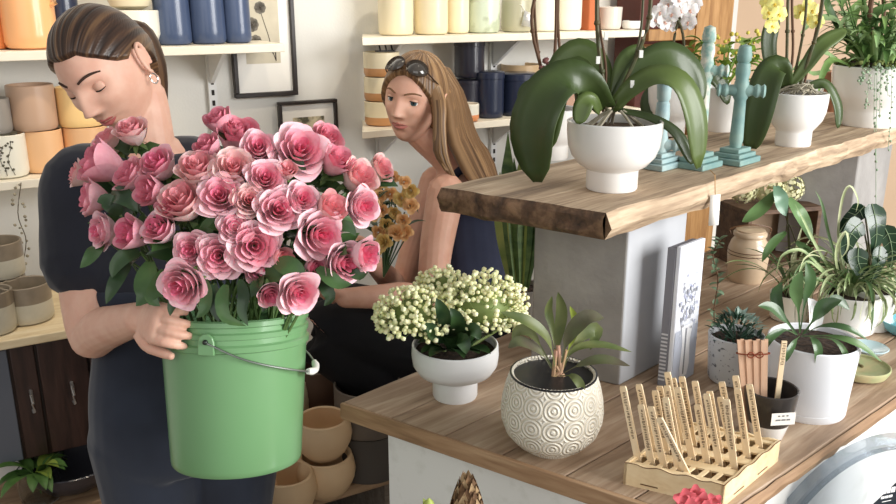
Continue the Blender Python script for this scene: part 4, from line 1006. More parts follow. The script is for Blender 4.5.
# ---------------------------------------------------------------- large white pot with pointed leaves
p = stand(803, 421, Zc, 36); r = pxm(42.5, p); zt = height_at(p, 339)-Zc
t = thing('leafy_planter', 'large plain white planter with a pointed-leaf plant on the right of the worktop', 'potted plant', p)
MB().lathe(vessel([(r*.86,0),(r*.88,.003),(r*.885,zt*.10),(r*.875,zt*.105),(r*.885,zt*.11),(r*.92,zt*.4),(r*.96,zt*.7),(r*1.0,zt*.96),(r*1.0,zt)], .005), n=64).build('pot', cer('plain_white',(236,238,242),rough=.4), t)
MB().lathe([(.0005,zt*.90),(r-.0065,zt*.90),(r-.0065,zt*.93),(.0005,zt*.95)]).build('soil', soil, t)
gp = M('peace_leaf', (46,74,40), (68,98,54), rough=.35, scale=14, coat=.2); gp2 = M('peace_leaf_light', (76,108,62), (100,128,80), rough=.4, scale=16)
mb = MB()
for pix, w, mi, h in (([(796,335,0),(785,320,-.01),(772,308,-.02),(758,306,-.03)],9,0,V((-.2,-.7,.7))), ([(798,335,-.01),(784,330,-.04),(770,338,-.06),(765,350,-.06)],6,0,V((-.2,-.8,.5))),
     ([(800,333,0),(798,305,0),(796,288,0),(802,270,0)],10,1,V((-.2,-.95,.1))), ([(800,333,.02),(805,300,.03),(810,280,.03),(806,262,.03)],10,0,V((.2,-.95,.1))),
     ([(803,334,0),(815,318,0),(824,306,0),(842,300,-.01)],11,0,V((.1,-.8,.6))), ([(802,335,-.01),(822,326,-.03),(846,328,-.05),(868,340,-.05)],6,0,V((.1,-.6,.8))),
     ([(801,336,-.02),(812,338,-.06),(818,350,-.075),(816,366,-.075)],7,0,V((.1,-.9,.3))), ([(804,336,-.01),(830,336,-.04),(858,344,-.06),(882,362,-.05)],6,1,V((.2,-.7,.7))),
     ([(797,334,0),(782,312,.02),(776,296,.03),(782,282,.03)],9,0,V((-.3,-.9,.2))), ([(803,334,.03),(822,312,.06),(836,300,.07),(850,310,.07)],9,0,V((.1,-.8,.5))),
     ([(800,336,-.02),(796,340,-.05),(790,350,-.07),(786,362,-.075)],5,0,V((-.1,-.9,.3))), ([(806,336,-.02),(834,340,-.05),(846,356,-.06),(848,372,-.06)],5,1,V((.2,-.9,.3)))):
    mb.leaf(spline([atp(p,*q) for q in pix], 14), pxm(w*.64,p), h, .22, mi, lambda q: .13 if q < .3 else max(.02, math.sin(PI*((q-.3)/.7*.95+.05))**.75))
mb.build('foliage', [gp,gp2], t)
mb = MB(); mb.leaf(spline([atp(p,812,330,.01), atp(p,814,318,.01), atp(p,812,306,.01), atp(p,808,298,.01)], 10), pxm(8,p), V((.2,-.9,.2)), .5); mb.build('spathe', M('spathe_white',(240,240,238),rough=.5,sss=.1), t)
# ---------------------------------------------------------------- white pots at the back right
def white_pot(u, vb, rp, vt, label, mats=None, name='leafy_planter'):
    p = stand(u, vb, Zc, rp); r = pxm(rp, p); zt = height_at(p, vt)-Zc
    t = thing(name, label, 'potted plant', p)
    MB().lathe(vessel(cyl(r, zt, .10, .006), .004), n=52).build('pot', c_white, t); MB().lathe([(.0005,zt*.88),(r-.0055,zt*.88),(r-.0055,zt*.9),(.0005,zt*.93)]).build('soil', soil, t)
    return t, p, r, zt
pt, p, r, zt = white_pot(845, 337, 29, 292, 'tangled spider plant with curling pale leaves in a white pot behind the pointed-leaf plant')
sp1 = M('spider_leaf', (118,144,88), (166,178,132), rough=.5, scale=10, stretch=(1,1,6)); sp2 = M('spider_pale', (196,198,160), (172,184,136), rough=.5, scale=20); sp3 = M('spider_dark', (72,100,58), (98,124,74), rough=.5, scale=20)
mb = MB(); rr = random.Random(14)
for k in range(170):
    a = rr.uniform(0,2*PI); b = V((math.cos(a)*.012, math.sin(a)*.012, zt*.9))
    mb.strap(b, a, rr.uniform(.12,.26), rr.uniform(.0022,.0046), rr.uniform(1.1,1.6), rr.uniform(1.4,4.2), 14, curl=rr.uniform(-1.4,1.4), mi=k%3)
for pix, w, mi in (([(845,290,0),(838,240,0),(842,200,-.01),(850,186,-.01),(858,200,-.01),(856,212,-.01)],2.2,1), ([(843,290,0),(836,262,-.02),(838,244,-.03),(846,232,-.03),(848,248,-.03),(838,262,-.03)],2.6,1),
     ([(842,290,0),(815,262,-.03),(800,250,-.04),(782,256,-.05),(776,275,-.05)],3,0), ([(842,290,-.01),(820,270,-.04),(808,262,-.05),(800,272,-.06),(806,286,-.06)],2.6,0), ([(848,290,0),(862,262,0),(856,240,.0),(864,222,.0)],2.2,1),
     ([(842,292,-.02),(826,282,-.05),(806,278,-.06),(786,288,-.06),(768,304,-.06)],3,2), ([(842,290,0),(818,250,-.01),(806,226,-.01),(795,204,-.02)],3,0), ([(846,290,.0),(830,240,.02),(822,205,.02),(815,190,.02)],3,2)):
    mb.leaf(spline([atp(p,*q) for q in pix], 18), pxm(w*.55,p), V((-.1,-.7,.7)), .3, mi, lambda q: min(1,(1.02-q)*2.5))
mb.build('foliage', [sp1,sp2,sp3], pt)
pt, p, r, zt = white_pot(868, 333, 21, 289, 'dark arrow-leaved plant with pale veins in a white pot at the far right')
al = M('alocasia_leaf', (24,48,32), (38,64,42), rough=.3, scale=12, coat=.3); av = M('alocasia_vein', (136,156,120), rough=.5)
mb = MB(); mv = MB(); ms = MB()
for pix, w in (([(862,222,-.02),(852,232,-.03),(846,250,-.03),(848,264,-.03)],12), ([(872,204,0),(876,222,-.02),(876,240,-.02),(872,256,-.02)],13), ([(864,206,.02),(856,214,.02),(846,222,.02),(838,234,.02)],10), ([(884,226,0),(890,240,0),(892,256,0),(890,268,0)],10), ([(858,248,-.03),(858,262,-.04),(864,276,-.04),(866,284,-.04)],11),([(880,246,-.03),(878,262,-.04),(874,274,-.04),(870,284,-.04)],10)):
    pts = spline([atp(p,*q) for q in pix], 12); h = V((rr.uniform(-.3,.3),-.9,.3)); W_ = pxm(w,p)
    pf = lambda q: max(.03,(min(1,q*6+.3))*(1-q)**.6); mb.leaf(pts, W_, h, .15, 0, pf)
    fr = V((0,-.0016,0)); mv.tube([q+fr for q in pts], .0008, 5)
    for j in (2,4,6):
        t_ = (pts[j+1]-pts[j]).normalized(); sv = t_.cross(h).normalized()
        for s in (-1,1): mv.tube([pts[j]+fr, pts[j]+fr*1.5+sv*s*W_*pf(j/11)*.85+t_*.008], .0005, 4)
    ms.tube(spline([V((0,0,zt*.9)), (pts[0]+V((0,0,zt*.9)))*.5+V((0,.01,.02)), pts[0]], 8), .002, 6)
mb.build('foliage', al, pt); mv.build('leaf_veins', av, pt); ms.build('leaf_stalks', g_stem, pt)
# airy light-green plant left of the spider plant
p = on_z(788, 318, Zc); p.z = Zc
t = thing('ivory_planter', 'broad-leaved climbing plant in a low ivory pot next to the stoneware jar', 'potted plant', p)
MB().lathe(vessel(cyl(.045,.06,.1,.006),.004)).build('pot', c_ivory, t); MB().lathe([(.0005,.052),(.039,.052),(.0005,.056)]).build('soil', soil, t)
gl2 = M('philo_leaf', (88,122,70), (112,146,92), rough=.35, scale=14, coat=.2); gl3 = M('philo_leaf_blue', (98,132,108), (118,150,124), rough=.35, scale=14, coat=.2)
mb = MB(); ms = MB()
for pix, w, mi, h in (([(776,192,0),(764,206,-.01),(752,216,-.02),(742,222,-.02)],9,0,V((-.3,-.7,.6))), ([(776,186,0),(780,196,-.02),(782,206,-.02),(786,216,-.02)],10,1,V((.1,-.9,.3))), ([(788,198,0),(798,212,-.02),(806,226,-.02),(812,242,-.02)],11,0,V((.3,-.8,.4))),
     ([(786,232,0),(776,240,-.01),(768,250,-.02),(762,262,-.02)],6,0,V((-.3,-.8,.4))), ([(796,242,0),(806,250,-.01),(816,262,-.02),(818,276,-.02)],7,0,V((.3,-.8,.4)))):
    pts = spline([atp(p,*q) for q in pix], 12); mb.leaf(pts, pxm(w*.72,p), h, .2, mi, lambda q: max(.03,math.sin(PI*(q*.92+.08))**.7))
    ms.tube(spline([V((0,0,.05)), atp(p,790,270,0), atp(p,788,225,.01), pts[0]], 12), .0016, 5)
mb.build('foliage', [gl2,gl3], t); ms.build('stems', g_stem, t)
mb = MB(); rr = random.Random(31)
for k in range(30):
    a = rr.uniform(0,2*PI); mb.strap(V((math.cos(a)*.01,math.sin(a)*.01,.05)), a, rr.uniform(.12,.22), rr.uniform(.002,.004), rr.uniform(1.0,1.5), rr.uniform(1.0,2.4), 12, curl=rr.uniform(-1,1), mi=k%3)
mb.build('grassy_leaves', [sp1,sp2,sp3], t)
# saucers, teal bowl
p = on_z(858, 374, Zc); 
vessel_obj('saucer', 'shallow clay dish with a wavy green glaze beside the large white planter', 'dish', p, [(pxm(20,p),0),(pxm(26,p),.004),(pxm(29,p),.016),(pxm(29,p),.02)], [M('clay_green',(196,182,140),(168,176,130),rough=.4,scale=30)], th=.003)
p2_ = on_z(852, 371, Zc); p2_.z = Zc+.0035
mb = MB(); rr = random.Random(8)
for k in range(12):
    a = rr.uniform(0,2*PI); mb.ball((math.cos(a)*.018, math.sin(a)*.014, .006), rr.uniform(.003,.006), axes=None)
tag(mb.build('dried_pods', M('dark_pod',(70,60,44),(130,120,80),rough=.9,scale=60), None, loc=p2_), 'handful of dark dried pods in the shallow clay dish', 'seed pods', kind='stuff')
p = on_z(868, 352, Zc); vessel_obj('saucer', 'pale blue glass saucer behind the shallow clay dish', 'dish', p, [(.02,0),(.03,.003),(.038,.012)], M('pale_blue_glaze',(190,214,220),rough=.15,coat=.5), th=.003)
p = on_z(900, 334, Zc); vessel_obj('bowl', 'small turquoise bowl at the right edge of the worktop', 'bowl', p, [(.02,0),(.034,.012),(.042,.03)], M('turquoise_glaze',(110,176,190),rough=.2,coat=.5), th=.003)
# ---------------------------------------------------------------- stoneware jar, crate, cream hydrangea
p = stand(745, 284, Zc, 17); r = pxm(20, p); zt = height_at(p, 227)-Zc
t = thing('stoneware_jar', 'beige lidded stoneware crock with two dark rings standing at the back of the worktop', 'jar', p)
jm = M('crock_glaze', (206,184,156), (196,172,144), rough=.3, scale=12, coat=.4); jd = M('crock_ring', (104,74,50), rough=.4)
jp = [(r*.84,0),(r*.88,.004),(r*.95,zt*.3),(r*1.0,zt*.5),(r*.97,zt*.62),(r*.86,zt*.74),(r*.74,zt*.80),(r*.74,zt*.83),(r*.80,zt*.85),(r*.80,zt*.90),(r*.76,zt*.92)]
MB().lathe(vessel(jp,.005), n=48).build('body', jm, t)
mb = MB()
for z in (.57,.51): mb.lathe([(r*1.001*(.985 if z>.55 else 1),zt*z),(r*1.012*(.985 if z>.55 else 1),zt*(z+.008)),(r*1.001*(.98 if z>.55 else 1),zt*(z+.016))], n=48, cap=False)
mb.build('ring', jd, t)
MB().lathe([(.0005,zt*.92),(r*.70,zt*.92),(r*.70,zt*.955),(r*.5,zt*.97),(.0005,zt*.975)], n=40).build('lid', jm, t)
mb = MB(); mb.tube(spline([V((-r*.95,0,zt*.86)),V((-r*.95,0,zt*.98)),V((0,-r*.2,zt*1.06)),V((r*.95,0,zt*.98)),V((r*.95,0,zt*.86))],16), .0018, 6); mb.build('wire_clasp', jd, t)
pc = on_z(768, 272, Zc)+rdir*.06; pc.z = Zc; cz = height_at(pc, 209)-Zc
t = thing('wooden_crate', 'small dark wooden crate standing on its side behind the stoneware crock', 'crate', pc)
ca = math.radians(16); RZ = Matrix.Rotation(ca,4,'Z'); dkw = wood('dark_crate', [(60,42,30),(88,64,46),(108,82,60)], axis=(1.5,10,10), scale=3); wc = pxm(42,pc)
mb = MB(); mb.box((-wc,0,0),(wc,.14,.012),mat=RZ); mb.box((-wc,0,cz-.012),(wc,.14,cz),mat=RZ); mb.box((-wc,0,.012),(-wc+.012,.14,cz-.012),mat=RZ); mb.box((wc-.012,0,.012),(wc,.14,cz-.012),mat=RZ); mb.build('frame', dkw, t, bevel=.0015)
MB().box((-wc+.012,.125,.012),(wc-.012,.138,cz-.012),mat=RZ).build('back_panel', M('crate_back',(176,152,126),(160,136,112),rough=.8,scale=8), t)
hc = at(760, 190, (pc-V((0,0,EYE))).y/ray(760,190).y + .07); o0 = V((hc.x,hc.y,Zc+cz+.0005))
t = thing('hydrangea_bunch', 'bunch of dried cream hydrangea lying on the dark crate under the driftwood board', 'flowers', o0)
mb = MB(); rr = random.Random(77); fl = M('dried_cream_petal', (226,222,184), (206,206,156), rough=.7, scale=40)
for c, R in ((V((-.045,0,.04)),.042),(V((.02,-.01,.042)),.045),(V((.075,.0,.04)),.042)):
    for k in range(230):
        z = rr.uniform(-.9,1); a = rr.uniform(0,2*PI); q = math.sqrt(1-z*z); d_ = V((q*math.cos(a), q*math.sin(a), z)); P_ = c+d_*R*rr.uniform(.8,1)
        n_ = d_; a1, b1 = frame(n_); w = rr.uniform(.005,.008); a1r = a1*math.cos(k)+b1*math.sin(k); b1r = n_.cross(a1r)
        mb.add([P_+a1r*w, P_+b1r*w+n_*.001, P_-a1r*w, P_-b1r*w+n_*.001], [(0,1,2,3)])
mb.build('petals', fl, t, kind='stuff')
MB().tube([V((.0,.02,.03)),V((.04,.05,.012)),V((.10,.06,.006))], .004, 7).build('stalks', stalk, t)
# wire sprig with leaves between canvas and crock
p = on_z(716, 335, Zc); t = thing('eucalyptus_sprig', 'wiry sprig of grey-green leaves rising between the canvas and the speckled pot', 'foliage', p)
sp = spline([V((0,0,0)), atp(p,714,310), atp(p,718,280), atp(p,713,255), atp(p,720,240)], 18); MB().tube(sp, .0014, 6).build('stem', g_brown, t)
mb = MB(); rr = random.Random(12)
for k, q in enumerate(sp[2:]): 
    for s in (0,1): mb.strap(q, rr.uniform(0,6.28), .02, .006, rr.uniform(0,.9), .6, 6)
mb.build('leaves', M('euc_leaf',(128,150,124),(96,122,92),rough=.6,scale=40), t)
# ---------------------------------------------------------------- snake plant behind the board's left part
p = on_z(520, 322, Zc); t = thing('snake_plant', 'upright variegated snake plant behind the grey concrete column and blossom bowl', 'potted plant', p)
MB().lathe(vessel(cyl(.05,.085,.12,.006),.004)).build('pot', c_grey, t); MB().lathe([(.0005,.075),(.044,.075),(.0005,.08)]).build('soil', soil, t)
sn = M('snake_leaf', (52,78,42), (104,126,72), rough=.4, scale=16, stretch=(1,1,2.2)); sn2 = M('snake_pale', (168,172,96), (120,140,74), rough=.45, scale=14)
mb = MB(); 
for k, (u, v) in enumerate(((508,132),(522,148),(531,160),(514,158),(500,172),(536,176),(526,190))):
    e = atp(p,u,v,.0+.01*(k%3)); b = V((e.x*.3,e.y*.3,.078)); pts = spline([b, b.lerp(e,.5)+V((e.x*.15,0,0)), e], 10); mb.leaf(pts, .017, V((rnd(-.5,.5),-.9,0)), .35, k%3==1, lambda q: .55+.45*math.sin(q*2.6) if q<.75 else max(.03,(1-q)*3.6))
mb.m = [int(x) for x in mb.m]; mb.build('foliage', [sn,sn2], t)
# ---------------------------------------------------------------- clear chair with a dark bag
def acrylic(name, tint, ior):
    m = bpy.data.materials.new(name); m.use_nodes = True; n = m.node_tree.nodes; l = m.node_tree.links; n.remove(n['Principled BSDF'])
    tr = n.new('ShaderNodeBsdfTransparent'); tr.inputs[0].default_value = lin(tint); gy = n.new('ShaderNodeBsdfGlossy'); gy.inputs['Roughness'].default_value = .04
    fr = n.new('ShaderNodeLayerWeight'); fr.inputs['Blend'].default_value = ior; mx = n.new('ShaderNodeMixShader')
    l.new(fr.outputs['Fresnel' if False else 'Facing'], mx.inputs[0]); l.new(tr.outputs[0], mx.inputs[1]); l.new(gy.outputs[0], mx.inputs[2]); l.new(mx.outputs[0], n['Material Output'].inputs['Surface'])
    return m
acr = acrylic('clear_acrylic', (246,248,250), .12); acr_rim = acrylic('clear_acrylic_rim', (222,227,232), .22)
ct = at(884, 434, 1.36); 
nv = V((-.30,.954,0)).normalized(); hv = V((nv.y,-nv.x,0)); so = V((ct.x,ct.y,0)) + nv*.02
t = thing('ghost_chair', 'clear acrylic chair with a rounded back drawn up against the white counter side', 'chair', so)
zc_ = ct.z - .25; up = (V((0,0,1)) - nv*.10).normalized()
def oval(k, a, b): 
    th = 2*PI*k/64; return hv*(a*math.cos(th)) + up*(b*math.sin(th)) + V((0,0,zc_))
mb = MB(); n2 = nv*-.009
mb.rings([[oval(k,.205,.25)+n2*s for s in (-1,1)] + [oval(k,.182,.227)+n2*s for s in (1,-1)] for k in range(65)], cap=False); mb.build('back_rim', acr_rim, t, fixn=True)
mb = MB(); A_ = [oval(k,.181,.226)+n2*.35 for k in range(64)]; B_ = [oval(k,.181,.226)-n2*.35 for k in range(64)]; mb.rings([A_,B_]); mb.build('back_panel', acr, t, fixn=True)
zs = .46; sb = MB(); mv_ = -nv
fp = [hv*-.20+nv*.02, hv*.20+nv*.02, hv*.23-nv*.40, hv*-.23-nv*.40]
# seat faces away from the counter
sb.prism([(q.x,q.y) for q in fp], zs-.02, zs); sb.build('seat', acr, t, bevel=.006, fixn=True)
for q in fp:
    c = (fp[0]+fp[1]+fp[2]+fp[3])/4; a = q.lerp(c,.10); MB().tube([V((q.x,q.y,0)), V((a.x,a.y,zs-.018))], [.012,.018], 10).build('leg', acr, t, fixn=True)
for s in (-1,1): MB().tube([hv*(.13*s)+V((0,0,zs-.005))+nv*.01, hv*(.15*s)+up*.0+V((0,0,zc_-.17))+nv*.016], .014, 10).build('back_post', acr, t, fixn=True)
b0_ = at(857,507,1.28); bc = V((b0_.x,b0_.y,zs+.001)); he = b0_.z-zs
t = thing('shopping_bag', 'dark slate bag with small white lettering on the clear chair\'s seat', 'bag', bc)
bd = nv*-.045; mb = MB()
def bside(x, f): return [hv*x+V((0,0,0)), hv*x+bd*f*2]
def brow(z0, z1, f): return [V((0,0,z0))+bd*(1-f)*.5, hv*.10+V((0,0,(z0+z1)/2))+bd*(1-f)*.5, hv*.22+V((0,0,z1))+bd*(1-f)*.5, hv*.22+V((0,0,z1))+bd*1.6, hv*.10+V((0,0,(z0+z1)/2))+bd*1.6, V((0,0,z0))+bd*1.6]
mb.rings([brow(0,0,1), brow(he*.5,he*.6,1), brow(he*.85,he*1.12,.8), brow(he,he+.16,.4)])
mb.build('bag_body', M('slate_bag',(70,78,90),rough=.7), t, bevel=.003)
# ---------------------------------------------------------------- people
skin = M('skin', (226,182,160), (218,168,146), rough=.5, scale=30, sss=.12); skin2 = M('skin_fair', (224,176,152), (216,164,140), rough=.5, scale=30, sss=.12)
lipm = M('lips', (186,100,98), rough=.35); lip2 = M('lips_soft', (190,116,106), rough=.4)
eye_w = M('eye_white', (232,228,222), rough=.15); iris = M('iris', (70,90,96), rough=.15); pupil = M('pupil', (14,12,12), rough=.1)
lash = M('lashes', (34,24,20), rough=.8)
def hairmat(name, c1, c2, c3):
    m = M(name, c1, rough=.38); n = m.node_tree.nodes; l = m.node_tree.links; b = n['Principled BSDF']
    at_ = n.new('ShaderNodeAttribute'); at_.attribute_name = 'strand'; r = n.new('ShaderNodeValToRGB'); e = r.color_ramp.elements; e.new(.5)
    for k, c in enumerate((c1,c2,c3)): e[k].position = (.2,.5,.85)[k]; e[k].color = lin(c)
    l.new(at_.outputs['Fac'], r.inputs['Fac']); l.new(r.outputs['Color'], b.inputs['Base Color'])
    bp = n.new('ShaderNodeBump'); bp.inputs['Strength'].default_value = .5; bp.inputs['Distance'].default_value = .003
    l.new(at_.outputs['Fac'], bp.inputs['Height']); l.new(bp.outputs['Normal'], b.inputs['Normal'])
    return m
class HMB(MB):
    def __init__(s): super().__init__(); s.st = []
    def strands(s, f):
        n0 = len(s.st); s.st += [f(i) for i in range(len(s.v)-n0)]
    def tube(s, pts, rad, n=8, **k):
        MB.tube(s, pts, rad, n, **k); ph = rnd(0,50); s.strands(lambda i: .5+.62*noise.noise(V((ph+(i%n)*.9, ph*.7, (i//n)*.05)))); return s
    def build(s, name, mats, parent):
        s.strands(lambda i: .5); o = MB.build(s, name, mats, parent); a = o.data.attributes.new('strand','FLOAT','POINT')
        if len(o.data.vertices) == len(s.st): a.data.foreach_set('value', s.st)
        else: print('hair attr mismatch')
        return o
hair1 = hairmat('dark_brown_hair', (38,26,20), (66,46,34), (112,84,58)); hair2 = hairmat('honey_hair', (84,60,40), (124,94,64), (166,132,94))
tee = M('navy_cotton', (26,28,38), (32,34,46), rough=.9, scale=9, bump=.15, sheen=.2); trou = M('navy_trousers', (30,36,50), (40,47,62), rough=.85, scale=7, bump=.2, sheen=.2)
blackc = M('black_cotton', (16,16,19), (22,22,26), rough=.9, scale=9, bump=.2); navyt = M('navy_tank', (34,38,58), (42,47,68), rough=.85, scale=10, bump=.1)
def sst(x, a, b):
    q = np.clip((x-a)/(b-a), 0, 1); return q*q*(3-2*q)
def head_shape(d, smile=0, wide=1.0):
    """unit directions (n,3) -> head-local points (metres). face -y, crown +z, chin -z"""
    dx, dy, dz = d[:,0], d[:,1], d[:,2]
    h = np.sqrt(np.maximum(1e-9, 1-dz*dz)); h2 = np.where(dz < 0, h**.72, h**.95); k = h2/np.maximum(h,1e-6)
    low = np.clip(-dz, 0, 1)
    x = .0735*wide*dx*k*(1-.36*low**1.3); y = dy*k*np.where(dy < 0, .092-.010*low, .100*(1-.42*low)); z = .116*dz
    z = np.where((dz < 0) & (dy > 0), z*(1-.16*dy), z)
    fm = sst(-dy, .05, .55)
    g = lambda cx, cz, sx, sz: np.exp(-((x-cx)/sx)**2 - ((z-cz)/sz)**2)
    dyv = np.zeros_like(x)
    t_ = np.clip((.022 - z)/.052, 0, 1)                         # nose ridge
    ridge = np.where((z < .026) & (z > -.040), t_**1.1, 0)*sst(z, -.042, -.030)
    dyv -= .0235*ridge*np.exp(-(np.abs(x)/(.0085+.0055*t_))**2.2)
    dyv -= .006*(g(.012,-.031,.006,.006)+g(-.012,-.031,.006,.006))  # nostril wings
    for s in (-1, 1):
        dyv += .0125*g(s*.031, .006, .016, .0125)               # sockets
        dyv -= .0035*g(s*.028, .027, .020, .007)                # brow
        dyv -= .0050*g(s*.043, -.020, .018, .016)               # cheek
        dyv += .0035*g(s*.030, -.066, .008, .010)
    dyv -= .0060*g(0, -.053, .018, .0042); dyv -= .0065*g(0, -.0655, .015, .0048); dyv += .0050*g(0, -.0592, .022, .0020); dyv += .002*g(0,-.044,.004,.005)
    dyv += .0035*g(0, -.076, .018, .006); dyv -= .0080*g(0, -.098, .018, .014)
    y = y + dyv*fm
    return np.stack([x, y, z], 1)
def head_grid(nu, nv):
    th = np.linspace(0, 2*PI, nu, endpoint=False); ph = np.linspace(-PI/2+.02, PI/2-.02, nv)
    D = np.array([[(math.sin(t)*math.cos(p)), -math.cos(t)*math.cos(p), math.sin(p)] for p in ph for t in th])
    fs = [(k*nu+i, k*nu+(i+1)%nu, (k+1)*nu+(i+1)%nu, (k+1)*nu+i) for k in range(nv-1) for i in range(nu)]
    fs += [tuple(range(nu))[::-1], tuple(range((nv-1)*nu, nv*nu))]
    return D, fs
def dirs_for(p):                                              # rough inverse: direction index for hair mask
    return p/np.array([.0735,.092,.116])
class Head:
    def __init__(s, c, yaw, pitch, roll, size=1.0):
        s.M = Matrix.Translation(c) @ Matrix.Rotation(yaw,4,'Z') @ Matrix.Rotation(pitch,4,'X') @ Matrix.Rotation(roll,4,'Y') @ Matrix.Scale(size,4); s.I = s.M.inverted(); s.size = size
    def p(s, x, y, z): return s.M @ V((x,y,z))
    def add_skin(s, mb, smile=0, wide=1.0):
        D, fs = head_grid(150, 130); P = head_shape(D, smile, wide); mb.add([s.M @ V(p) for p in P], fs)
        for sg in (-1, 1):                                     # ears
            c = V((sg*.070,.012,-.002)); e = lambda a, r1, r2: c + V((sg*(.006+.010*max(0,math.sin(a*.5))), .016*math.cos(a)*r1+.006, .030*math.sin(a)*r2))
            mb.ball(s.M @ (c+V((sg*.002,.004,0))), 1, lvl=1, axes=[(s.M.to_3x3() @ V(v)) for v in ((.0065,0,0),(sg*.004,.014,0),(0,.003,.027))])
            mb.tube([s.M @ e(a,1,1) for a in [PI*.15+PI*1.55*k/14 - PI*.35 for k in range(15)]], .0042*s.size, 7)
            mb.ball(s.M @ (c+V((sg*.006,-.001,-.026))), .0062*s.size, lvl=1)
    def surf_y(s, x, z):
        best = None
        D = []
        for k in range(60):
            pass
        dz = z/.116; D = np.array([[a, -math.sqrt(max(0,1-a*a-dz*dz)), dz] for a in np.linspace(-.9,.9,181) if a*a+dz*dz < .98])
        P = head_shape(D); i = np.argmin(np.abs(P[:,0]-x)); return P[i,1]
    def eyes(s, parent, org, open_, look=(0,0)):
        for sg in (-1, 1):
            x, z = sg*.0315, .006; y = s.surf_y(x, z) + .0062; R_ = .0130; c = V((x,y,z)); mb = MB()
            gz = V((look[0], -1, look[1])).normalized(); a, b = frame(gz, V((0,0,1)))
            n, m = 20, 14; vs = []; fs = []; mi = []
            for k in range(m+1):
                ph = PI*k/m
                for i in range(n): t = 2*PI*i/n; vs.append(c + (gz*math.cos(ph) + (a*math.cos(t)+b*math.sin(t))*math.sin(ph))*R_)
            for k in range(m):
                for i in range(n): fs.append((k*n+i, k*n+(i+1)%n, (k+1)*n+(i+1)%n, (k+1)*n+i)); mi.append(2 if k < 1 else 1 if k < 2.5 else 0)
            mb.v = [tuple((s.M @ v) - org) for v in vs]; mb.f = fs; mb.m = mi
            mb.build('eye', [eye_w, iris, pupil], parent)
            # lids: upper and lower spherical patches + lash line
            def lid(mb2, e0, e1, R2):
                rows = []
                for j in range(7):
                    el = e0+(e1-e0)*j/6; row = []
                    for i in range(17):
                        az = math.radians(-72+144*i/16); w = math.cos(az*.9)**.6 if abs(az) < 1.5 else .2; ee = el*w if abs(el) < 1.2 else el
                        row.append(c + V((math.sin(az)*math.cos(ee), -math.cos(az)*math.cos(ee), math.sin(ee)))*R2*1.083)
                    rows.append(row)
                vs = [s.M @ q - org for r_ in rows for q in r_]; fs_ = [(j*17+i, j*17+i+1, (j+1)*17+i+1, (j+1)*17+i) for j in range(6) for i in range(16)]
                mb2.add(vs, fs_); return rows
            ml = MB(); up = lid(ml, open_, 1.15, .01285); lo = lid(ml, -.55, -1.1, .01265); ml.build('eyelid', s.skin, parent, solid=.0012)
            me = MB(); me.tube([s.M @ (c+(q-c)*1.05) - org for q in up[0]], [.0004+.0010*math.sin(PI*i/16)**.6 for i in range(17)], 6); me.build('eyelashes', lash, parent)
    def brows(s, parent, org, mat, lift=0):
        for sg in (-1, 1):
            pts = []
            for k in range(9):
                q = k/8; x = sg*(.013+.038*q); z = .026+.0075*math.sin(q*2.3)+lift-.004*q*q; pts.append(V((x, s.surf_y(x,z)-.0004, z)))
            MB().tube([s.M @ q - org for q in pts], [.0014+.0012*math.sin(PI*min(1,.2+k/8*.8)) for k in range(9)], 7).build('eyebrow', mat, parent)
    def lips(s, parent, org, mat, smile=0):
        for up in (1, 0):
            rows = []
            for j in range(7):
                q = j/6; row = []
                for i in range(21):
                    e = -1+2*i/20; x = e*.0245; lift = smile*e*e; mid = -.0592
                    zt_ = -.0515+.0012*math.cos(e*9)*(1-e*e)-.0070*e*e if up else mid
                    zb_ = mid if up else -.0705+.0112*e*e
                    z = zt_+(zb_-zt_)*q; bul = .0014*math.sin(PI*min(1,q*.9+.05))*(1-e*e)**.5
                    row.append(s.M @ V((x, s.surf_y(x, z)-.0005-bul, z+lift)) - org)
                rows.append(row)
            mb = MB(); mb.rings(rows, cap=False, closed=False); mb.build('upper_lip' if up else 'lower_lip', mat, parent, solid=.0012)
    def cap(s, mb, zb, off, wide=1.0, streak=.0015, back=.0, inner=-.012, comb='back'):
        D, fs = head_grid(240, 150); P = head_shape(D, 0, wide)
        az = np.abs(np.degrees(np.arctan2(D[:,0], -D[:,1])))
        b = np.interp(az, [a for a,_ in zb], [z for _,z in zb]); m = sst(P[:,2]-b, -.004, .010)
        n_ = D/np.linalg.norm(D,axis=1)[:,None]
        prm = np.arctan2(D[:,0], D[:,2]+.15) if comb == 'back' else np.arctan2(D[:,0]-.12, -D[:,1])+.0*D[:,2]
        wl_ = np.array([.6*noise.noise(V((a*13, 1.7, d[1]*.8+d[2]*.5)))+.5*noise.noise(V((a*34, 5.1, d[1]*.9+d[2]*.6))) for a, d in zip(prm, D)]); wv = wl_*streak
        o = inner + m*(off-inner+wv) + m*back*np.clip(D[:,1],0,1)
        # smooth the face features out under the hair
        base = np.stack([.0735*wide*D[:,0], np.where(D[:,1]<0,.092,.100)*D[:,1], .116*D[:,2]],1)
        Q = P + n_*o[:,None]
        mb.add([s.M @ V(q) for q in Q], fs)
        if hasattr(mb,'st'): mb.strands(lambda i: .5+.75*wl_[i])
def limb(mb, pts, rads, n=18, sub=5):
    P = spline(pts, (len(pts)-1)*sub+1); r = [float(np.interp(i/sub, range(len(rads)), rads)) for i in range(len(P))]
    mb.tube(P, r, n); mb.ball(P[0], r[0], lvl=1); mb.ball(P[-1], r[-1], lvl=1)
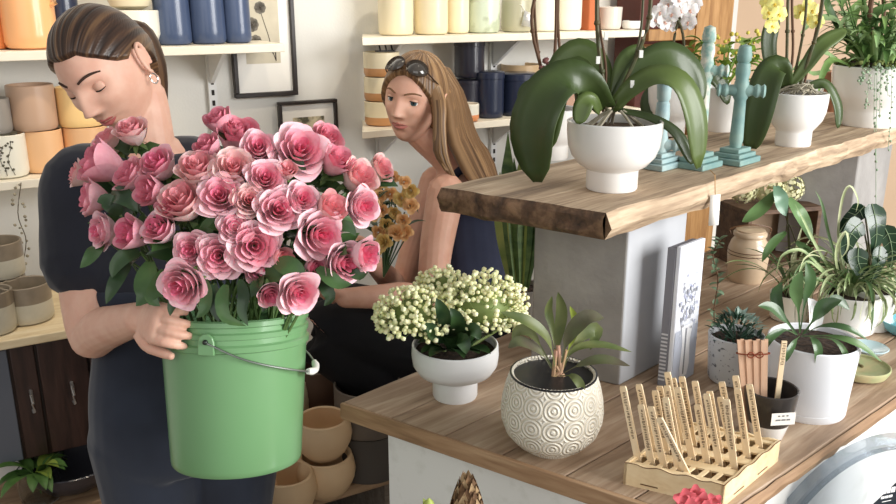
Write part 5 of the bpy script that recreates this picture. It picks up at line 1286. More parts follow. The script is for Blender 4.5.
def torso(mb, secs, n=28):
    """secs: (centre, right vec, front vec); smooth elliptical loft"""
    C = spline([c for c,_,_ in secs], len(secs)*4); Rr = spline([a for _,a,_ in secs], len(secs)*4); Ff = spline([b for _,_,b in secs], len(secs)*4)
    mb.rings([[c + a*math.copysign(abs(math.cos(t))**.85, math.cos(t)) + b*math.copysign(abs(math.sin(t))**.85, math.sin(t)) for t in [2*PI*i/n for i in range(n)]] for c, a, b in zip(C,Rr,Ff)])
def hand(mb, w, fdir, pn, sc=1.0, curl=.5, spread=.0, thumb_side=1):
    """w wrist, fdir finger direction, pn palm normal (the way the fingers curl)"""
    f = fdir.normalized(); pn = (pn - f*pn.dot(f)).normalized(); s = f.cross(pn)*thumb_side         # s: towards the thumb
    k = w + f*.078*sc
    for j in range(6):
        q = j/5; mb.ball(w + f*(.012+.062*q)*sc, 1, lvl=1, axes=[s*(.028+.012*q)*sc, f*.020*sc, pn*(.0155-.002*q)*sc])
    L = [(.031,.068),(.0105,.076),(-.0105,.070),(-.031,.054)]
    for x, ln in L:
        b = k + s*x*sc*.92 - f*.012*sc; d = (f + s*x*spread*12).normalized(); p = b; pts = [p]; a = curl*.35
        for seg, cu in ((.46,1),(.30,1.15),(.24,.8)):
            d2 = d*math.cos(a) + pn*math.sin(a); p = p + d2*ln*sc*seg*1.12; pts.append(p); a += curl*cu
        mb.tube(spline(pts,9), [.0094*sc,.0092*sc,.0088*sc,.0088*sc,.0084*sc,.0080*sc,.0078*sc,.0072*sc,.0058*sc], 10); mb.ball(pts[-1], .0062*sc, lvl=1)
    tb = w + f*.022*sc + s*.026*sc; td = (f*.75 + s*.62 + pn*.35).normalized(); t2 = (f*.92 + s*.12 + pn*.45).normalized()
    pts = [tb, tb+td*.030*sc, tb+td*.030*sc+t2*.030*sc, tb+td*.030*sc+t2*.054*sc]; mb.tube(spline(pts,8), [.0135*sc,.0125*sc,.0115*sc,.0108*sc,.0105*sc,.0100*sc,.0092*sc,.0070*sc], 10); mb.ball(pts[-1], .0075*sc, lvl=1)
def skin_mesh(mb, head, mats, lipbox=None, vox=.0026):
    me = remesh(mb, vox, 1)
    for m in mats: me.materials.append(m)
    if head:
        n = len(me.vertices); co = np.empty(n*3); me.vertices.foreach_get('co', co); co = co.reshape(-1,3)
        I = np.array(head.I); L = co @ I[:3,:3].T + I[:3,3]
        fc = np.array([L[list(p.vertices)].mean(0) for p in me.polygons]) if True else None
        zu = -.0500 - 14*fc[:,0]**2*0 - np.abs(fc[:,0])*.18; zl = -.0705 + np.abs(fc[:,0])*.42
        lip = (fc[:,1] < -.05) & (np.abs(fc[:,0]) < .0245) & (fc[:,2] < zu) & (fc[:,2] > zl)
    return me
# ============ woman with the bucket
T0 = 1.60
hc1 = at(107, 72, 1.58)
org1 = V((at(150,420,T0).x, at(150,420,T0).y, 0))
w1_ = thing('person', 'woman in a navy t-shirt with tied-back dark hair carrying the green bucket', 'person', org1)
H1 = Head(hc1, math.radians(-14), math.radians(27), math.radians(-16), .985); H1.skin = skin
body = MB(); H1.add_skin(body)
neck0 = at(146,140,1.66); 
limb(body, [H1.p(0,.030,-.030), H1.p(0,.034,-.075), neck0, neck0+V((0,.0,-.05))], [.052,.050,.054,.062])
shR, shL = at(76,178,1.60), at(203,168,1.72)
rv = (shL-shR).normalized(); fv = V((rv.y,-rv.x,0)).normalized(); rv = V((rv.x,rv.y,rv.z*.6))
def cpt(u, v, t): return at(u,v,t)
hipc = at(188,425,1.66); hipc = V((hipc.x, hipc.y, .86))
ch = (shR+shL)/2
secs = [(neck0+V((0,.01,.0)), rv*.060, fv*.055), (ch+V((0,.0,.015)), rv*.135, fv*.075), (ch+V((0,0,-.075)), rv*.160, fv*.098), (ch.lerp(hipc,.45), rv*.140, fv*.098), (ch.lerp(hipc,.68), rv*.132, fv*.092), (hipc+V((0,0,.02)), rv*.160, fv*.105), (hipc+V((0,0,-.08)), rv*.165, fv*.108)]
sh = lambda k, dv: [(c, a*(1+dv), b*(1+dv)) for c, a, b in secs]
torso(body, sh(0,-.10))
elR, wrR = at(89,333,1.54), at(140,318,1.305)
limb(body, [shR+V((.02,0,-.01)), shR.lerp(elR,.5)+V((-.004,0,0)), elR, elR.lerp(wrR,.35), wrR], [.048,.043,.037,.038,.025])
hd = (at(183,331,1.19)-wrR)
hand(body, wrR-hd.normalized()*.004, hd, V((.50,.75,-.45)), .86, .72, 0, -1)
elL, wrL = at(262,318,1.74), at(262,372,1.535)
limb(body, [shL, shL.lerp(elL,.5), elL, elL.lerp(wrL,.4), wrL], [.047,.042,.036,.036,.025])
bax = at(236,395,1.375)
hand(body, wrL, V((-.95,.10,-.20)), V((-.1,-1,0)), 1.0, .15, 0, 1)
kR, kL = V((at(152,470,1.64).x, at(152,470,1.64).y, .47)), V((at(226,470,1.70).x, at(226,470,1.70).y, .47))
hR, hL = hipc - rv*.085 + V((0,0,-.06)), hipc + rv*.085 + V((0,0,-.06))
aR, aL = V((kR.x,kR.y+.03,.08)), V((kL.x,kL.y+.03,.08))
for h_, k_, a_ in ((hR,kR,aR),(hL,kL,aL)): limb(body, [h_,k_,a_], [.075,.05,.034])
body.shift(org1)
for c in ('M','I'): pass
def local_head(H, org):
    G = Head(V((0,0,0)),0,0,0,1); G.M = Matrix.Translation(-org) @ H.M; G.I = G.M.inverted(); G.size = H.size; G.skin = H.skin; return G
LH1 = local_head(H1, org1)
link('body', skin_mesh(body, LH1, [skin, lipm]), w1_)
Z0 = V((0,0,0))
LH1.eyes(w1_, Z0, -.42, (.0,-.6)); LH1.lips(w1_, Z0, lipm, .0035); LH1.brows(w1_, Z0, M('brow_brown',(62,42,32),rough=.9), .002)
# teeth showing in the smile
hm = HMB(); LH1.cap(hm, [(0,.066),(28,.066),(50,.046),(70,.022),(84,.012),(98,.020),(112,-.010),(140,-.062),(180,-.078)], .0085, back=.010)
pt_ = [LH1.p(.004,.104,.020), LH1.p(.002,.126,.0), LH1.p(-.006,.122,-.055), LH1.p(-.024,.106,-.115), LH1.p(-.040,.095,-.165)]
hm.tube(spline(pt_,16), [.020,.024,.028,.030,.031,.031,.030,.029,.028,.026,.024,.021,.018,.014,.009,.004], 24, hint=V((.5,-1,.1)))
for k in range(10):
    a = rnd(-1,1); q = [p_ + V((rnd(-.004,.004),rnd(-.004,.004),0)) + LH1.M.to_3x3() @ V((a*.020, .008*rnd(-1,1), 0)) for p_ in pt_]; hm.tube(spline(q,14), [.007]*11+[.005,.003,.001], 6, hint=V((.5,-1,.1)))
hm.build('hair', hair1, w1_)
ho = MB(); c_ = V((.0775,.012,-.036)); ho.tube([LH1.M @ (c_+V((.002*math.cos(a), .007*math.cos(a), .010*math.sin(a)-.006))) for a in [2*PI*i/20 for i in range(21)]], .0014, 7)
ho.build('earring', M('silver',(220,220,222),rough=.2,metal=1), w1_)
# t-shirt
tb = MB(); ts = [(c, a*1.04, b*1.06) for c, a, b in secs]; ts[0] = (neck0+V((0,.012,-.022)), rv*.085, fv*.075); 
torso(tb, ts[:-1])
limb(tb, [shR+V((.05,.0,.0)), shR+V((.004,0,-.008)), shR.lerp(elR,.30)+V((-.006,0,0)), shR.lerp(elR,.56)+V((-.004,0,0))], [.066,.066,.064,.070])
limb(tb, [shL+V((-.05,0,.0)), shL+V((-.004,0,-.008)), shL.lerp(elL,.30), shL.lerp(elL,.56)], [.066,.064,.063,.068])
for k in range(9):
    pass
tb.shift(org1); me = remesh(tb, .005, 4); me.materials.append(tee); link('t_shirt', me, w1_)
# trousers (high waist) over hips and legs
pb = MB(); torso(pb, [(c, a*1.075, b*1.11) for c, a, b in secs[3:]] + [(hipc+V((0,0,-.12)), rv*.165, fv*.11)])
for h_, k_, a_ in ((hR,kR,aR),(hL,kL,aL)): limb(pb, [h_, h_.lerp(k_,.35), k_, a_], [.100,.092,.070,.066])
pb.shift(org1); me = remesh(pb, .006, 4); me.materials.append(trou); link('trousers', me, w1_)
for a_ in (aR, aL):
    mb = MB(); f_ = fv; mb.ball(a_+f_*.05+V((0,0,-.045)), 1, lvl=1, axes=[rv.normalized()*.045, f_*.125, V((0,0,.034))]); mb.shift(org1); mb.build('shoe', blackc, w1_)
# ============ blonde woman seated at the back
hc2 = at(414, 99, 2.26)
H2 = Head(hc2, math.radians(-24), math.radians(2), math.radians(9), .985); H2.skin = skin2
sL2, sR2 = at(446,190,2.22), at(436,182,2.50)
hip2 = at(470,345,2.36); org2 = V((hip2.x, hip2.y, 0))
w2_ = thing('person', 'seated blonde woman in a navy sleeveless top looking back over her shoulder', 'person', org2)
b2 = MB(); H2.add_skin(b2)
nk2 = at(450,158,2.36)
limb(b2, [H2.p(0,.030,-.035), H2.p(0,.036,-.08), nk2, nk2+V((.02,0,-.06))], [.050,.047,.052,.06])
rv2 = (sL2-sR2).normalized(); ch2 = (sL2+sR2)/2+V((.05,0,0)); fv2 = V((-1,-.12,0)).normalized(); rv2 = V((-fv2.y*-1, fv2.x, 0)).normalized()
rv2 = V((.12,-1,0)).normalized()
secs2 = [(nk2+V((.025,.01,-.01)), rv2*.060, fv2*.055), (ch2+V((.012,0,.012)), rv2*.125, fv2*.07), (ch2+V((.02,0,-.08)), rv2*.150, fv2*.098), (ch2.lerp(hip2,.5)+V((.02,0,0)), rv2*.135, fv2*.095), (ch2.lerp(hip2,.75)+V((.02,0,0)), rv2*.135, fv2*.098), (hip2, rv2*.165, fv2*.125), (hip2+V((0,0,-.05)), rv2*.16, fv2*.13)]
torso(b2, [(c, a*.92, b*.90) for c,a,b in secs2])
eL2, wL2 = at(428,295,2.20), at(345,298,2.05)
limb(b2, [sL2+V((.0,0,-.005)), sL2.lerp(eL2,.5), eL2, eL2.lerp(wL2,.35), wL2], [.050,.044,.037,.036,.024])
hand(b2, wL2, V((-.8,-.1,.35)), V((.1,.55,.5)), .95, .6, 0, 1)
eR2, wR2 = at(400,290,2.48), at(372,262,2.22)
limb(b2, [sR2, sR2.lerp(eR2,.5), eR2, eR2.lerp(wR2,.4), wR2], [.048,.042,.036,.035,.024]); hand(b2, wR2, V((-.4,-.5,.5)), V((.5,-.6,.1)), .95, .7, 0, -1)
k2L, k2R = at(322,330,2.16), at(330,312,2.42); a2L, a2R = at(418,440,2.26), at(424,432,2.44); a2L.z = a2R.z = .512
for s_, k_, a_ in ((.09,k2L,a2L),(-.09,k2R,a2R)): limb(b2, [hip2+rv2*s_, k_, a_], [.070,.048,.035])
b2.shift(org2); LH2 = local_head(H2, org2)
link('body', skin_mesh(b2, LH2, [skin2, lip2]), w2_)
LH2.eyes(w2_, Z0, .30, (.33,.02)); LH2.lips(w2_, Z0, lip2, .001); LH2.brows(w2_, Z0, M('brow_fair',(128,94,66),rough=.9))
hm = HMB(); LH2.cap(hm, [(0,.070),(20,.064),(40,.046),(58,.018),(70,-.015),(84,-.045),(110,-.075),(180,-.09)], .013, back=.012, comb='down')
def lock(pix, r0, r1, n=12, k=12):
    P_ = spline([at(*q) - org2 for q in pix], k); hm.tube(P_, [r0+(r1-r0)*(i/(k-1))**1.6 for i in range(k)], n, hint=V((.3,-1,.1)))
rr = random.Random(19)
for i in range(22):
    q = i/21; a = (rr.uniform(-6,6), rr.uniform(-6,6))
    lock([(430+14*q,68+4*q,2.30+.10*q), (446+14*q,98+a[0],2.26+.14*q), (452+20*q,135+a[0],2.24+.15*q), (466+22*q,165+a[1],2.22+.15*q), (480+20*q,190+6*q+a[0],2.20+.15*q), (492+18*q+a[1],214-8*q,2.18+.16*q)], .021, .006)
for i in range(8):
    q = i/7; lock([(424+5*q,72,2.21+.02*q), (436+5*q,100,2.19), (437+5*q,128,2.185), (437+6*q+rr.uniform(-3,3),150+6*q,2.19), (446+8*q,170+7*q,2.20+.01*q)], .014, .005)
hm.build('hair', hair2, w2_)
tb = MB(); t2_ = [(ch2+V((.022,0,-.045)), rv2*.128, fv2*.088)] + [(c, a*1.05, b*1.07) for c,a,b in secs2[2:-1]]; torso(tb, t2_)
for s_ in (.075,-.075): tb.tube(spline([ch2+V((-.06,0,-.05))+rv2*s_, ch2+V((.0,0,.062))+rv2*s_*1.0, ch2+V((.085,0,-.06))+rv2*s_*.9], 12), .012, 10)
tb.shift(org2); me = remesh(tb, .005, 3); me.materials.append(navyt); link('tank_top', me, w2_)
pb = MB(); torso(pb, [(c, a*1.07, b*1.10) for c,a,b in secs2[4:]])
for s_, k_, a_ in ((.09,k2L,a2L),(-.09,k2R,a2R)): limb(pb, [hip2+rv2*s_, (hip2+rv2*s_).lerp(k_,.5), k_, k_.lerp(a_,.5), a_], [.100,.094,.082,.070,.055])
pb.shift(org2); me = remesh(pb, .006, 4); me.materials.append(blackc); link('trousers', me, w2_)
for a_ in (a2L,a2R):
    mb = MB(); mb.ball(a_+V((-.05,-.01,-.05)), 1, lvl=1, axes=[V((.125,.0,0)), V((0,.045,0)), V((0,0,.036))]); mb.shift(org2); mb.build('shoe', blackc, w2_)
# black apron tails over the lap
# stool
so2 = V((hip2.x+.02, hip2.y, 0)); t = thing('stool', 'black bar stool under the blonde woman', 'stool', so2); zt2 = hip2.z-.175
MB().lathe([(.0005,zt2-.05),(.15,zt2-.05),(.165,zt2-.03),(.16,zt2),(.0005,zt2+.004)]).build('seat', blackc, t)
for k in range(4):
    a = PI/4+k*PI/2; MB().tube([V((math.cos(a)*.19,math.sin(a)*.16,0)), V((math.cos(a)*.11,math.sin(a)*.11,zt2-.04))], .013, 8).build('leg', black_f, t)
mb = MB(); zr_ = min(a2L.z,a2R.z)-.092
# sunglasses on the hair
sg0 = H2.p(0,-.066,.092); t = thing('sunglasses', 'dark sunglasses resting on top of the blonde woman\'s hair', 'sunglasses', sg0)
lens = M('smoke_lens', (64,58,52), rough=.06, coat=1); R3 = H2.M.to_3x3()
fy = (R3 @ V((0,-.72,.69))).normalized(); fx = (R3 @ V((1,0,0))).normalized(); fz = fx.cross(fy)*-1
upv = fy.cross(fx); 
for s in (-1,1):
    mb = MB(); vs = []
    for rr_ in (1,.01):
        for k in range(24):
            a = 2*PI*k/24; x = s*.031+.027*math.cos(a)*rr_; y = .022*math.sin(a)*rr_; vs.append(fx*x - upv*y + fy*(.014-.9*x*x*6))
    mb.add(vs, [(k,(k+1)%24,24+(k+1)%24,24+k) for k in range(24)] + [tuple(range(24,48))]); mb.build('lens', lens, t, solid=.0016)
mb = MB()
for s in (-1,1):
    mb.tube([fx*(s*.031+.0275*math.cos(a)) - upv*(.0225*math.sin(a)) + fy*(.014-5.4*(s*.031+.0275*math.cos(a))**2) for a in [2*PI*i/24 for i in range(25)]], .0016, 6)
    mb.tube(spline([fx*(s*.058)+fy*-.004, fx*(s*.070)+fy*-.03, fx*(s*.076)+fy*-.08+upv*.012], 10), .002, 6)
mb.tube([fx*-.005+fy*.014, fx*.005+fy*.014], .0018, 6); mb.build('frame', M('tortoise',(60,44,32),rough=.25), t)
# peach blossoms held by the blonde woman
pf = at(382, 240, 2.02); t = thing('peach_bouquet', 'bunch of peach and yellow blossoms held in front of the blonde woman beside the roses', 'bouquet', pf)
pm1 = M('peach_petal', (242,204,150), (236,180,122), rough=.6, scale=30, sss=.1); pm2 = M('butter_petal', (240,214,150), (232,198,120), rough=.6, scale=30, sss=.1)
def small_bloom(name, m, seed):
    r_ = random.Random(seed); mb = MB()
    for k in range(14):
        a = k*2.4; el = .2+.09*k; d_ = V((math.cos(a)*math.cos(el), math.sin(a)*math.cos(el), math.sin(el)))
        mb.leaf([d_*.2, d_*.55+V((0,0,.1)), d_*.85+V((0,0,.12)), d_*1.0+V((0,0,.02))], .42, V((0,0,1)), .3, 0, lambda q: math.sin(PI*min(1,.2+.75*q))**.6)
    return mb.mesh(name, m)
bm_ = [small_bloom('blossom', pm1, 1), small_bloom('blossom', pm2, 2)]
rr = random.Random(23)
for k, (u, v) in enumerate(((372,186),(384,180),(394,178),(404,182),(411,190),(378,198),(390,194),(402,198),(410,206),(384,210),(396,212),(374,216),(404,220),(388,224),(378,232),(396,234),(386,242),(370,204),(404,234),(376,248))):
    o = link('blossom', bm_[(k*7)%3%2], t, at(u,v,2.02+rr.uniform(-.03,.03))-pf); s = .021*rr.uniform(.8,1.2); o.scale = (s,s,s); o.rotation_mode = 'QUATERNION'
    o.rotation_quaternion = V((rr.uniform(-.7,.7),-1,rr.uniform(-.1,.8))).normalized().to_track_quat('Z','Y')
mb = MB()
for k in range(16): mb.tube([V((0,.02,-.10)), at(rr.uniform(374,408),rr.uniform(190,240),2.04)-pf], .0018, 5)
for k in range(20): q = at(rr.uniform(372,408),rr.uniform(186,250),2.05)-pf; mb.strap(q, rr.uniform(0,6.28), .05, .010, rr.uniform(-.2,.8), .8, 6)
mb.build('foliage', g_dk, t)
# ---------------------------------------------------------------- bucket
TB = 1.375
bx0 = at(236, 386, TB); rb = 71/F*depth(bx0)
zrim, zbot = bx0.z+.130, bx0.z-.111
bo = V((bx0.x, bx0.y, zbot)); hb_ = zrim-zbot
gb = M('bucket_green', (116,160,112), (110,155,106), rough=.28, scale=3, coat=.35)
TILT = math.radians(-13)
bo = bx0 + Matrix.Rotation(TILT,3,'X') @ V((0,0,-(zrim-zbot)/2))
t = thing('bucket', 'large plain green plastic bucket brimming with pink roses', 'bucket', bo); t.rotation_euler.x = TILT
r0 = rb*.90; rt = rb*.985
prof = [(r0*.965,0),(r0*.99,.003),(r0,.010)] + [(r0+(rt-r0)*k/8, .010+(hb_*.80-.010)*k/8) for k in range(1,9)]
z = hb_*.80
prof += [(rt*1.035,z+.002),(rt*1.04,z+.010),(rt*1.005,z+.013),(rt*1.005,z+hb_*.085),(rt*1.03,z+hb_*.09),(rt*1.033,z+hb_*.12),(rt*1.0,z+hb_*.13),(rt*1.0,hb_-.010),(rt*1.035,hb_-.008),(rt*1.035,hb_-.001),(rt*1.02,hb_)]
MB().lathe(vessel(prof,.004), n=80).build('pail', gb, t)
# ears on both sides, wire bail hanging to the right with a white grip
ea = math.radians(-96); 
def ear(a, name='handle_ear'):
    d_ = V((math.cos(a), math.sin(a), 0)); s_ = V((-d_.y, d_.x, 0)); c = d_*(rt*1.035); mb = MB()
    pts = [c+s_*(.0125*x)+V((0,0,z_)) for x,z_ in ((-1,hb_*.80),(1,hb_*.80),(1,hb_*.88),(.8,hb_*.915),(.3,hb_*.935),(-.3,hb_*.935),(-.8,hb_*.915),(-1,hb_*.88))]
    n = len(pts); mb.add(pts+[p_+d_*.006 for p_ in pts], [tuple(range(n)), tuple(range(n,2*n))[::-1]] + [(i,n+i,n+(i+1)%n,(i+1)%n) for i in range(n)])
    mb.build(name, gb, t, bevel=.0015)
    mb = MB(); mb.ball(c+d_*.007+V((0,0,hb_*.885)), .0042, lvl=1); mb.build('rivet', M('dark_wire',(60,66,62),rough=.4,metal=.7), t)
    return c+d_*.008+V((0,0,hb_*.885))
e1, e2 = ear(ea), ear(ea+PI)
wire = M('galvanised_wire', (140,146,140), rough=.35, metal=.9)
mid = V((math.cos(ea+PI/2)*(rt+.018), math.sin(ea+PI/2)*(rt+.018), hb_*.62))
bail = spline([e1, e1.lerp(mid,.30)+V((.010,-.022,-.008)), e1.lerp(mid,.62)+V((.022,-.018,-.010)), mid, e2.lerp(mid,.62)+V((.022,.018,-.010)), e2.lerp(mid,.30)+V((.01,.022,-.008)), e2], 40)
MB().tube(bail, .0016, 7).build('bail', wire, t)
gm = MB(); g0 = mid+V((.0,-.012,-.002)); gm.tube([mid+V((0,-.030,.018)), mid+V((0,-.028,.018)), mid+V((0,.030,0)), mid+V((0,.032,0))], [.006,.0075,.0075,.006], 14)
gm = MB(); i0 = 17; gm.tube(bail[i0:i0+7], [.0045,.0062,.0052,.0052,.0052,.0062,.0045], 14); gm.build('grip', M('grip_white',(238,236,230),rough=.4), t)
# ---------------------------------------------------------------- roses
pk = [M('rose_deep', (240,132,160), (232,110,144), rough=.55, scale=8, sss=.15, sheen=.2), M('rose_mid', (247,180,194), (244,166,182), rough=.55, scale=8, sss=.15, sheen=.2), M('rose_pale', (251,214,220), (249,202,210), rough=.55, scale=8, sss=.15, sheen=.2)]
du = [M('rose_dusk', (234,146,164), (228,132,152), rough=.55, scale=8, sss=.15), M('rose_dusk_mid', (240,170,182), (234,158,172), rough=.55, scale=8, sss=.15), M('rose_dusk_pale', (243,186,194), (238,174,184), rough=.55, scale=8, sss=.15)]
pe = [M('rose_peach', (242,166,172), (236,152,160), rough=.55, scale=8, sss=.15), M('rose_peach_mid', (246,196,194), (242,184,184), rough=.55, scale=8, sss=.15), M('rose_peach_pale', (250,216,212), (247,208,204), rough=.55, scale=8, sss=.15)]
def rose(name, mats, seed, openness=1.0, nl=5):
    """bloom, axis +z, outer radius about 1, base at z=-.75"""
    rr = random.Random(seed); mb = MB()
    def petal(a0, hw, rbase, rtop, z0, z1, curl, mi, lean=0, n=8, m=7, wav=.0):
        rows = []
        for j in range(m+1):
            q = j/m; row = []
            for i in range(n+1):
                s = -1+2*i/n; edge = 1-.22*abs(s)**2.2; qq = q*edge
                rad = rbase + (rtop-rbase)*math.sin(qq*PI/2)**.8
                k = max(0, (qq-.62)/.38); rad += curl*k*k*(1-.3*s*s) + wav*k*math.sin(s*5+a0*3)
                z = z0+(z1-z0)*qq - curl*.55*k**2.5
                wid = hw*(.55+.45*math.sin(PI*min(1,.15+q*.75)))
                a = a0+s*wid; row.append(V((math.cos(a)*rad, math.sin(a)*rad, z+lean*s*.1)))
            rows.append(row)
        mb.rings(rows, cap=False, closed=False, mi=mi)
    for k in range(3): petal(k*2.1+seed, 1.5, .04, .09+.035*k, -.4, .50-.03*k, .02, 0)
    for k in range(4): petal(k*1.57+seed*.7, 1.25, .08, .27, -.5, .47+.03*rr.random(), .05, 0, rr.uniform(-.3,.3))
    for k in range(4): petal(k*1.57+.6+seed*.7, 1.15, .12, .43, -.6, .43+.04*rr.random(), .09*openness, 1 if nl>4 else 0, rr.uniform(-.3,.3), wav=.015)
    for k in range(5): petal(k*1.257+.2+seed, 1.05, .16, .60, -.68, .36+.06*rr.random(), .13*openness, 1, rr.uniform(-.4,.4), wav=.02)
    if nl > 3:
        for k in range(5): petal(k*1.257+.9+seed, 1.0, .18, .74+.04*rr.random(), -.74, .25+.08*rr.random(), .20*openness, 2, rr.uniform(-.5,.5), wav=.03)
    if nl > 4:
        for k in range(4): petal(k*1.57+.3+seed, 1.05, .18, .86+.06*rr.random(), -.78, .08+.10*rr.random(), .24*openness, 2, rr.uniform(-.5,.5), wav=.04)
    return mb.mesh(name, mats)
RM = {}
for key, mats in (('p',pk),('d',du),('e',pe)):
    RM[key] = [rose('bloom', mats, 1, 1.0, 5), rose('bloom', mats, 2, .8, 5), rose('bloom', mats, 3, .55, 4), rose('bloom', mats, 4, .35, 3)]
sep_m = M('sepal', (98,122,66), (76,100,50), rough=.6, scale=30); rstem = M('rose_stem', (84,112,58), (70,96,48), rough=.5, scale=30); rleaf = M('rose_leaf', (56,86,46), (76,108,58), rough=.42, scale=22, coat=.15); rleaf2 = M('rose_leaf_dark', (38,62,36), (54,80,44), rough=.42, scale=22, coat=.15)
cal = MB()
for k in range(5): cal.strap(V((0,0,-.74)), k*1.257, .62, .13, -.1, 1.0, 6)
cal.ball((0,0,-.80), .17, lvl=1)
calyx = cal.mesh('calyx', sep_m)
def xc(x, y): return 60+x/2.291, 100+y/2.291
# crop x, crop y, radius, colour, form, facing bias (x,z), label
RL = [
 (105,90,31,'e',2,(-.3,.9),'blurred pale rose right under the dark-haired woman\'s mouth'),
 (162,66,33,'e',2,(.2,.9),'large blurred pale rose touching the dark-haired woman\'s jaw'),
 (363,44,31,'d',3,(-.5,.8),'tall dusky rosebud at the very top of the bunch, back turned'),
 (410,82,45,'d',3,(.2,.7),'dusky rose seen from the side just below the topmost rosebud'),
 (338,104,29,'d',3,(-.4,.5),'dark dusky rose against the black neckline'),
 (455,110,36,'p',1,(0,.3),'open rose below the black framed pictures, right of the dusky pair'),
 (550,116,52,'p',0,(.1,.3),'largest full pink rose in the upper right, under the small picture'),
 (613,84,32,'d',2,(.4,.6),'dusky rose at the top right covering the small picture\'s corner'),
 (222,144,38,'p',2,(-.1,.3),'pink rose with a tight centre below the woman\'s neckline'),
 (316,154,42,'e',2,(0,.6),'pale upright cup shaped rose in the upper middle of the bunch'),
 (398,156,42,'e',1,(.1,.6),'pale open rose right of the upright cup shaped rose'),
 (470,180,38,'p',1,(.1,.3),'pink rose in the upper middle with dark leaves on its right'),
 (85,142,48,'d',3,(-.7,.4),'dusky rose in profile at the upper left, against the black sleeve'),
 (38,168,27,'e',2,(-.8,.3),'small pale rose sticking out furthest left'),
 (158,170,38,'d',2,(-.3,.4),'dusky rose half turned away, left of the rose with a tight centre'),
 (203,208,34,'d',3,(-.2,-.1),'narrow dusky rosebud above the dark leaf gap on the left'),
 (66,224,36,'d',2,(-.7,.1),'dusky rose on the far left just above a curled pink one'),
 (94,300,36,'p',1,(-.4,0),'lowest rose on the far left, beside a large round leaf'),
 (160,304,38,'p',3,(-.2,.1),'pink rose with folded outer petals between two open ones, lower left'),
 (225,292,35,'p',2,(-.1,.3),'neat cup shaped rose in the lower left, right of the folded one'),
 (278,228,48,'e',2,(-.1,.4),'peachy half open rose in the middle of the left half'),
 (368,220,45,'p',0,(0,.2),'wide open rose with pale rim in the centre of the bunch'),
 (434,230,33,'e',1,(.1,.2),'pale rose squeezed between two open ones in the centre'),
 (500,252,43,'p',0,(.1,.2),'open rose right of centre with a deep pink heart'),
 (554,228,34,'p',1,(.2,.4),'rose at the right of centre tucked above the deep hearted one'),
 (622,244,34,'e',3,(.4,.4),'slender side-on rosebud in the right half'),
 (694,244,37,'p',1,(.5,.1),'pink rose on the right edge, above the yellow blossoms\' lower end'),
 (690,174,38,'e',2,(.5,.5),'pale rose on the upper right edge beside the blonde woman'),
 (738,156,29,'e',2,(.8,.5),'palest rose sticking out furthest right'),
 (636,138,34,'d',3,(.4,.6),'dusky rose between the largest rose and the right edge'),
 (596,310,48,'p',0,(.2,0),'biggest open rose in the lower right with a pale torn petal'),
 (652,374,42,'p',1,(.3,-.1),'deep pink rose at the lower right, lowest but one on that side'),
 (704,354,34,'p',2,(.6,.0),'rose at the lower right corner of the bunch, half behind another'),
 (446,334,50,'p',0,(0,0),'wide ruffled rose right above the rim in the middle'),
 (402,292,34,'p',1,(0,.2),'small bright rose above the ruffled one in the middle'),
 (303,344,37,'p',1,(-.1,0),'bright pink rose above the low hanging one, left of middle'),
 (366,357,43,'p',0,(0,0),'bright open rose left of the ruffled one, near the rim'),
 (278,424,45,'p',0,(-.2,-.2),'rose hanging lowest, over the bucket\'s left rim'),
 (546,442,41,'p',0,(.2,-.2),'rose hanging over the middle right of the bucket\'s rim'),
 (482,446,26,'p',2,(0,-.2),'little rose on the rim left of the hanging pair'),
 (586,386,25,'p',2,(.2,-.1),'small half hidden rose below the biggest lower right one'),
 (458,384,33,'p',2,(.1,-.2),'rose tucked under the ruffled one against dark leaves'),
 (510,362,24,'e',3,(.3,-.1),'tiny pale bud right of the ruffled rose'),
 (246,244,25,'d',3,(-.1,.2),'dusky little bud squeezed left of the peachy rose'),
 (400,60,22,'d',3,(.6,.9),'small dusky bud leaning right at the top of the bunch'),
 (520,160,22,'e',3,(0,.5),'small pale bud beneath the largest upper right rose'),
]
rr = random.Random(41)
cen = at(232, 275, 1.43)
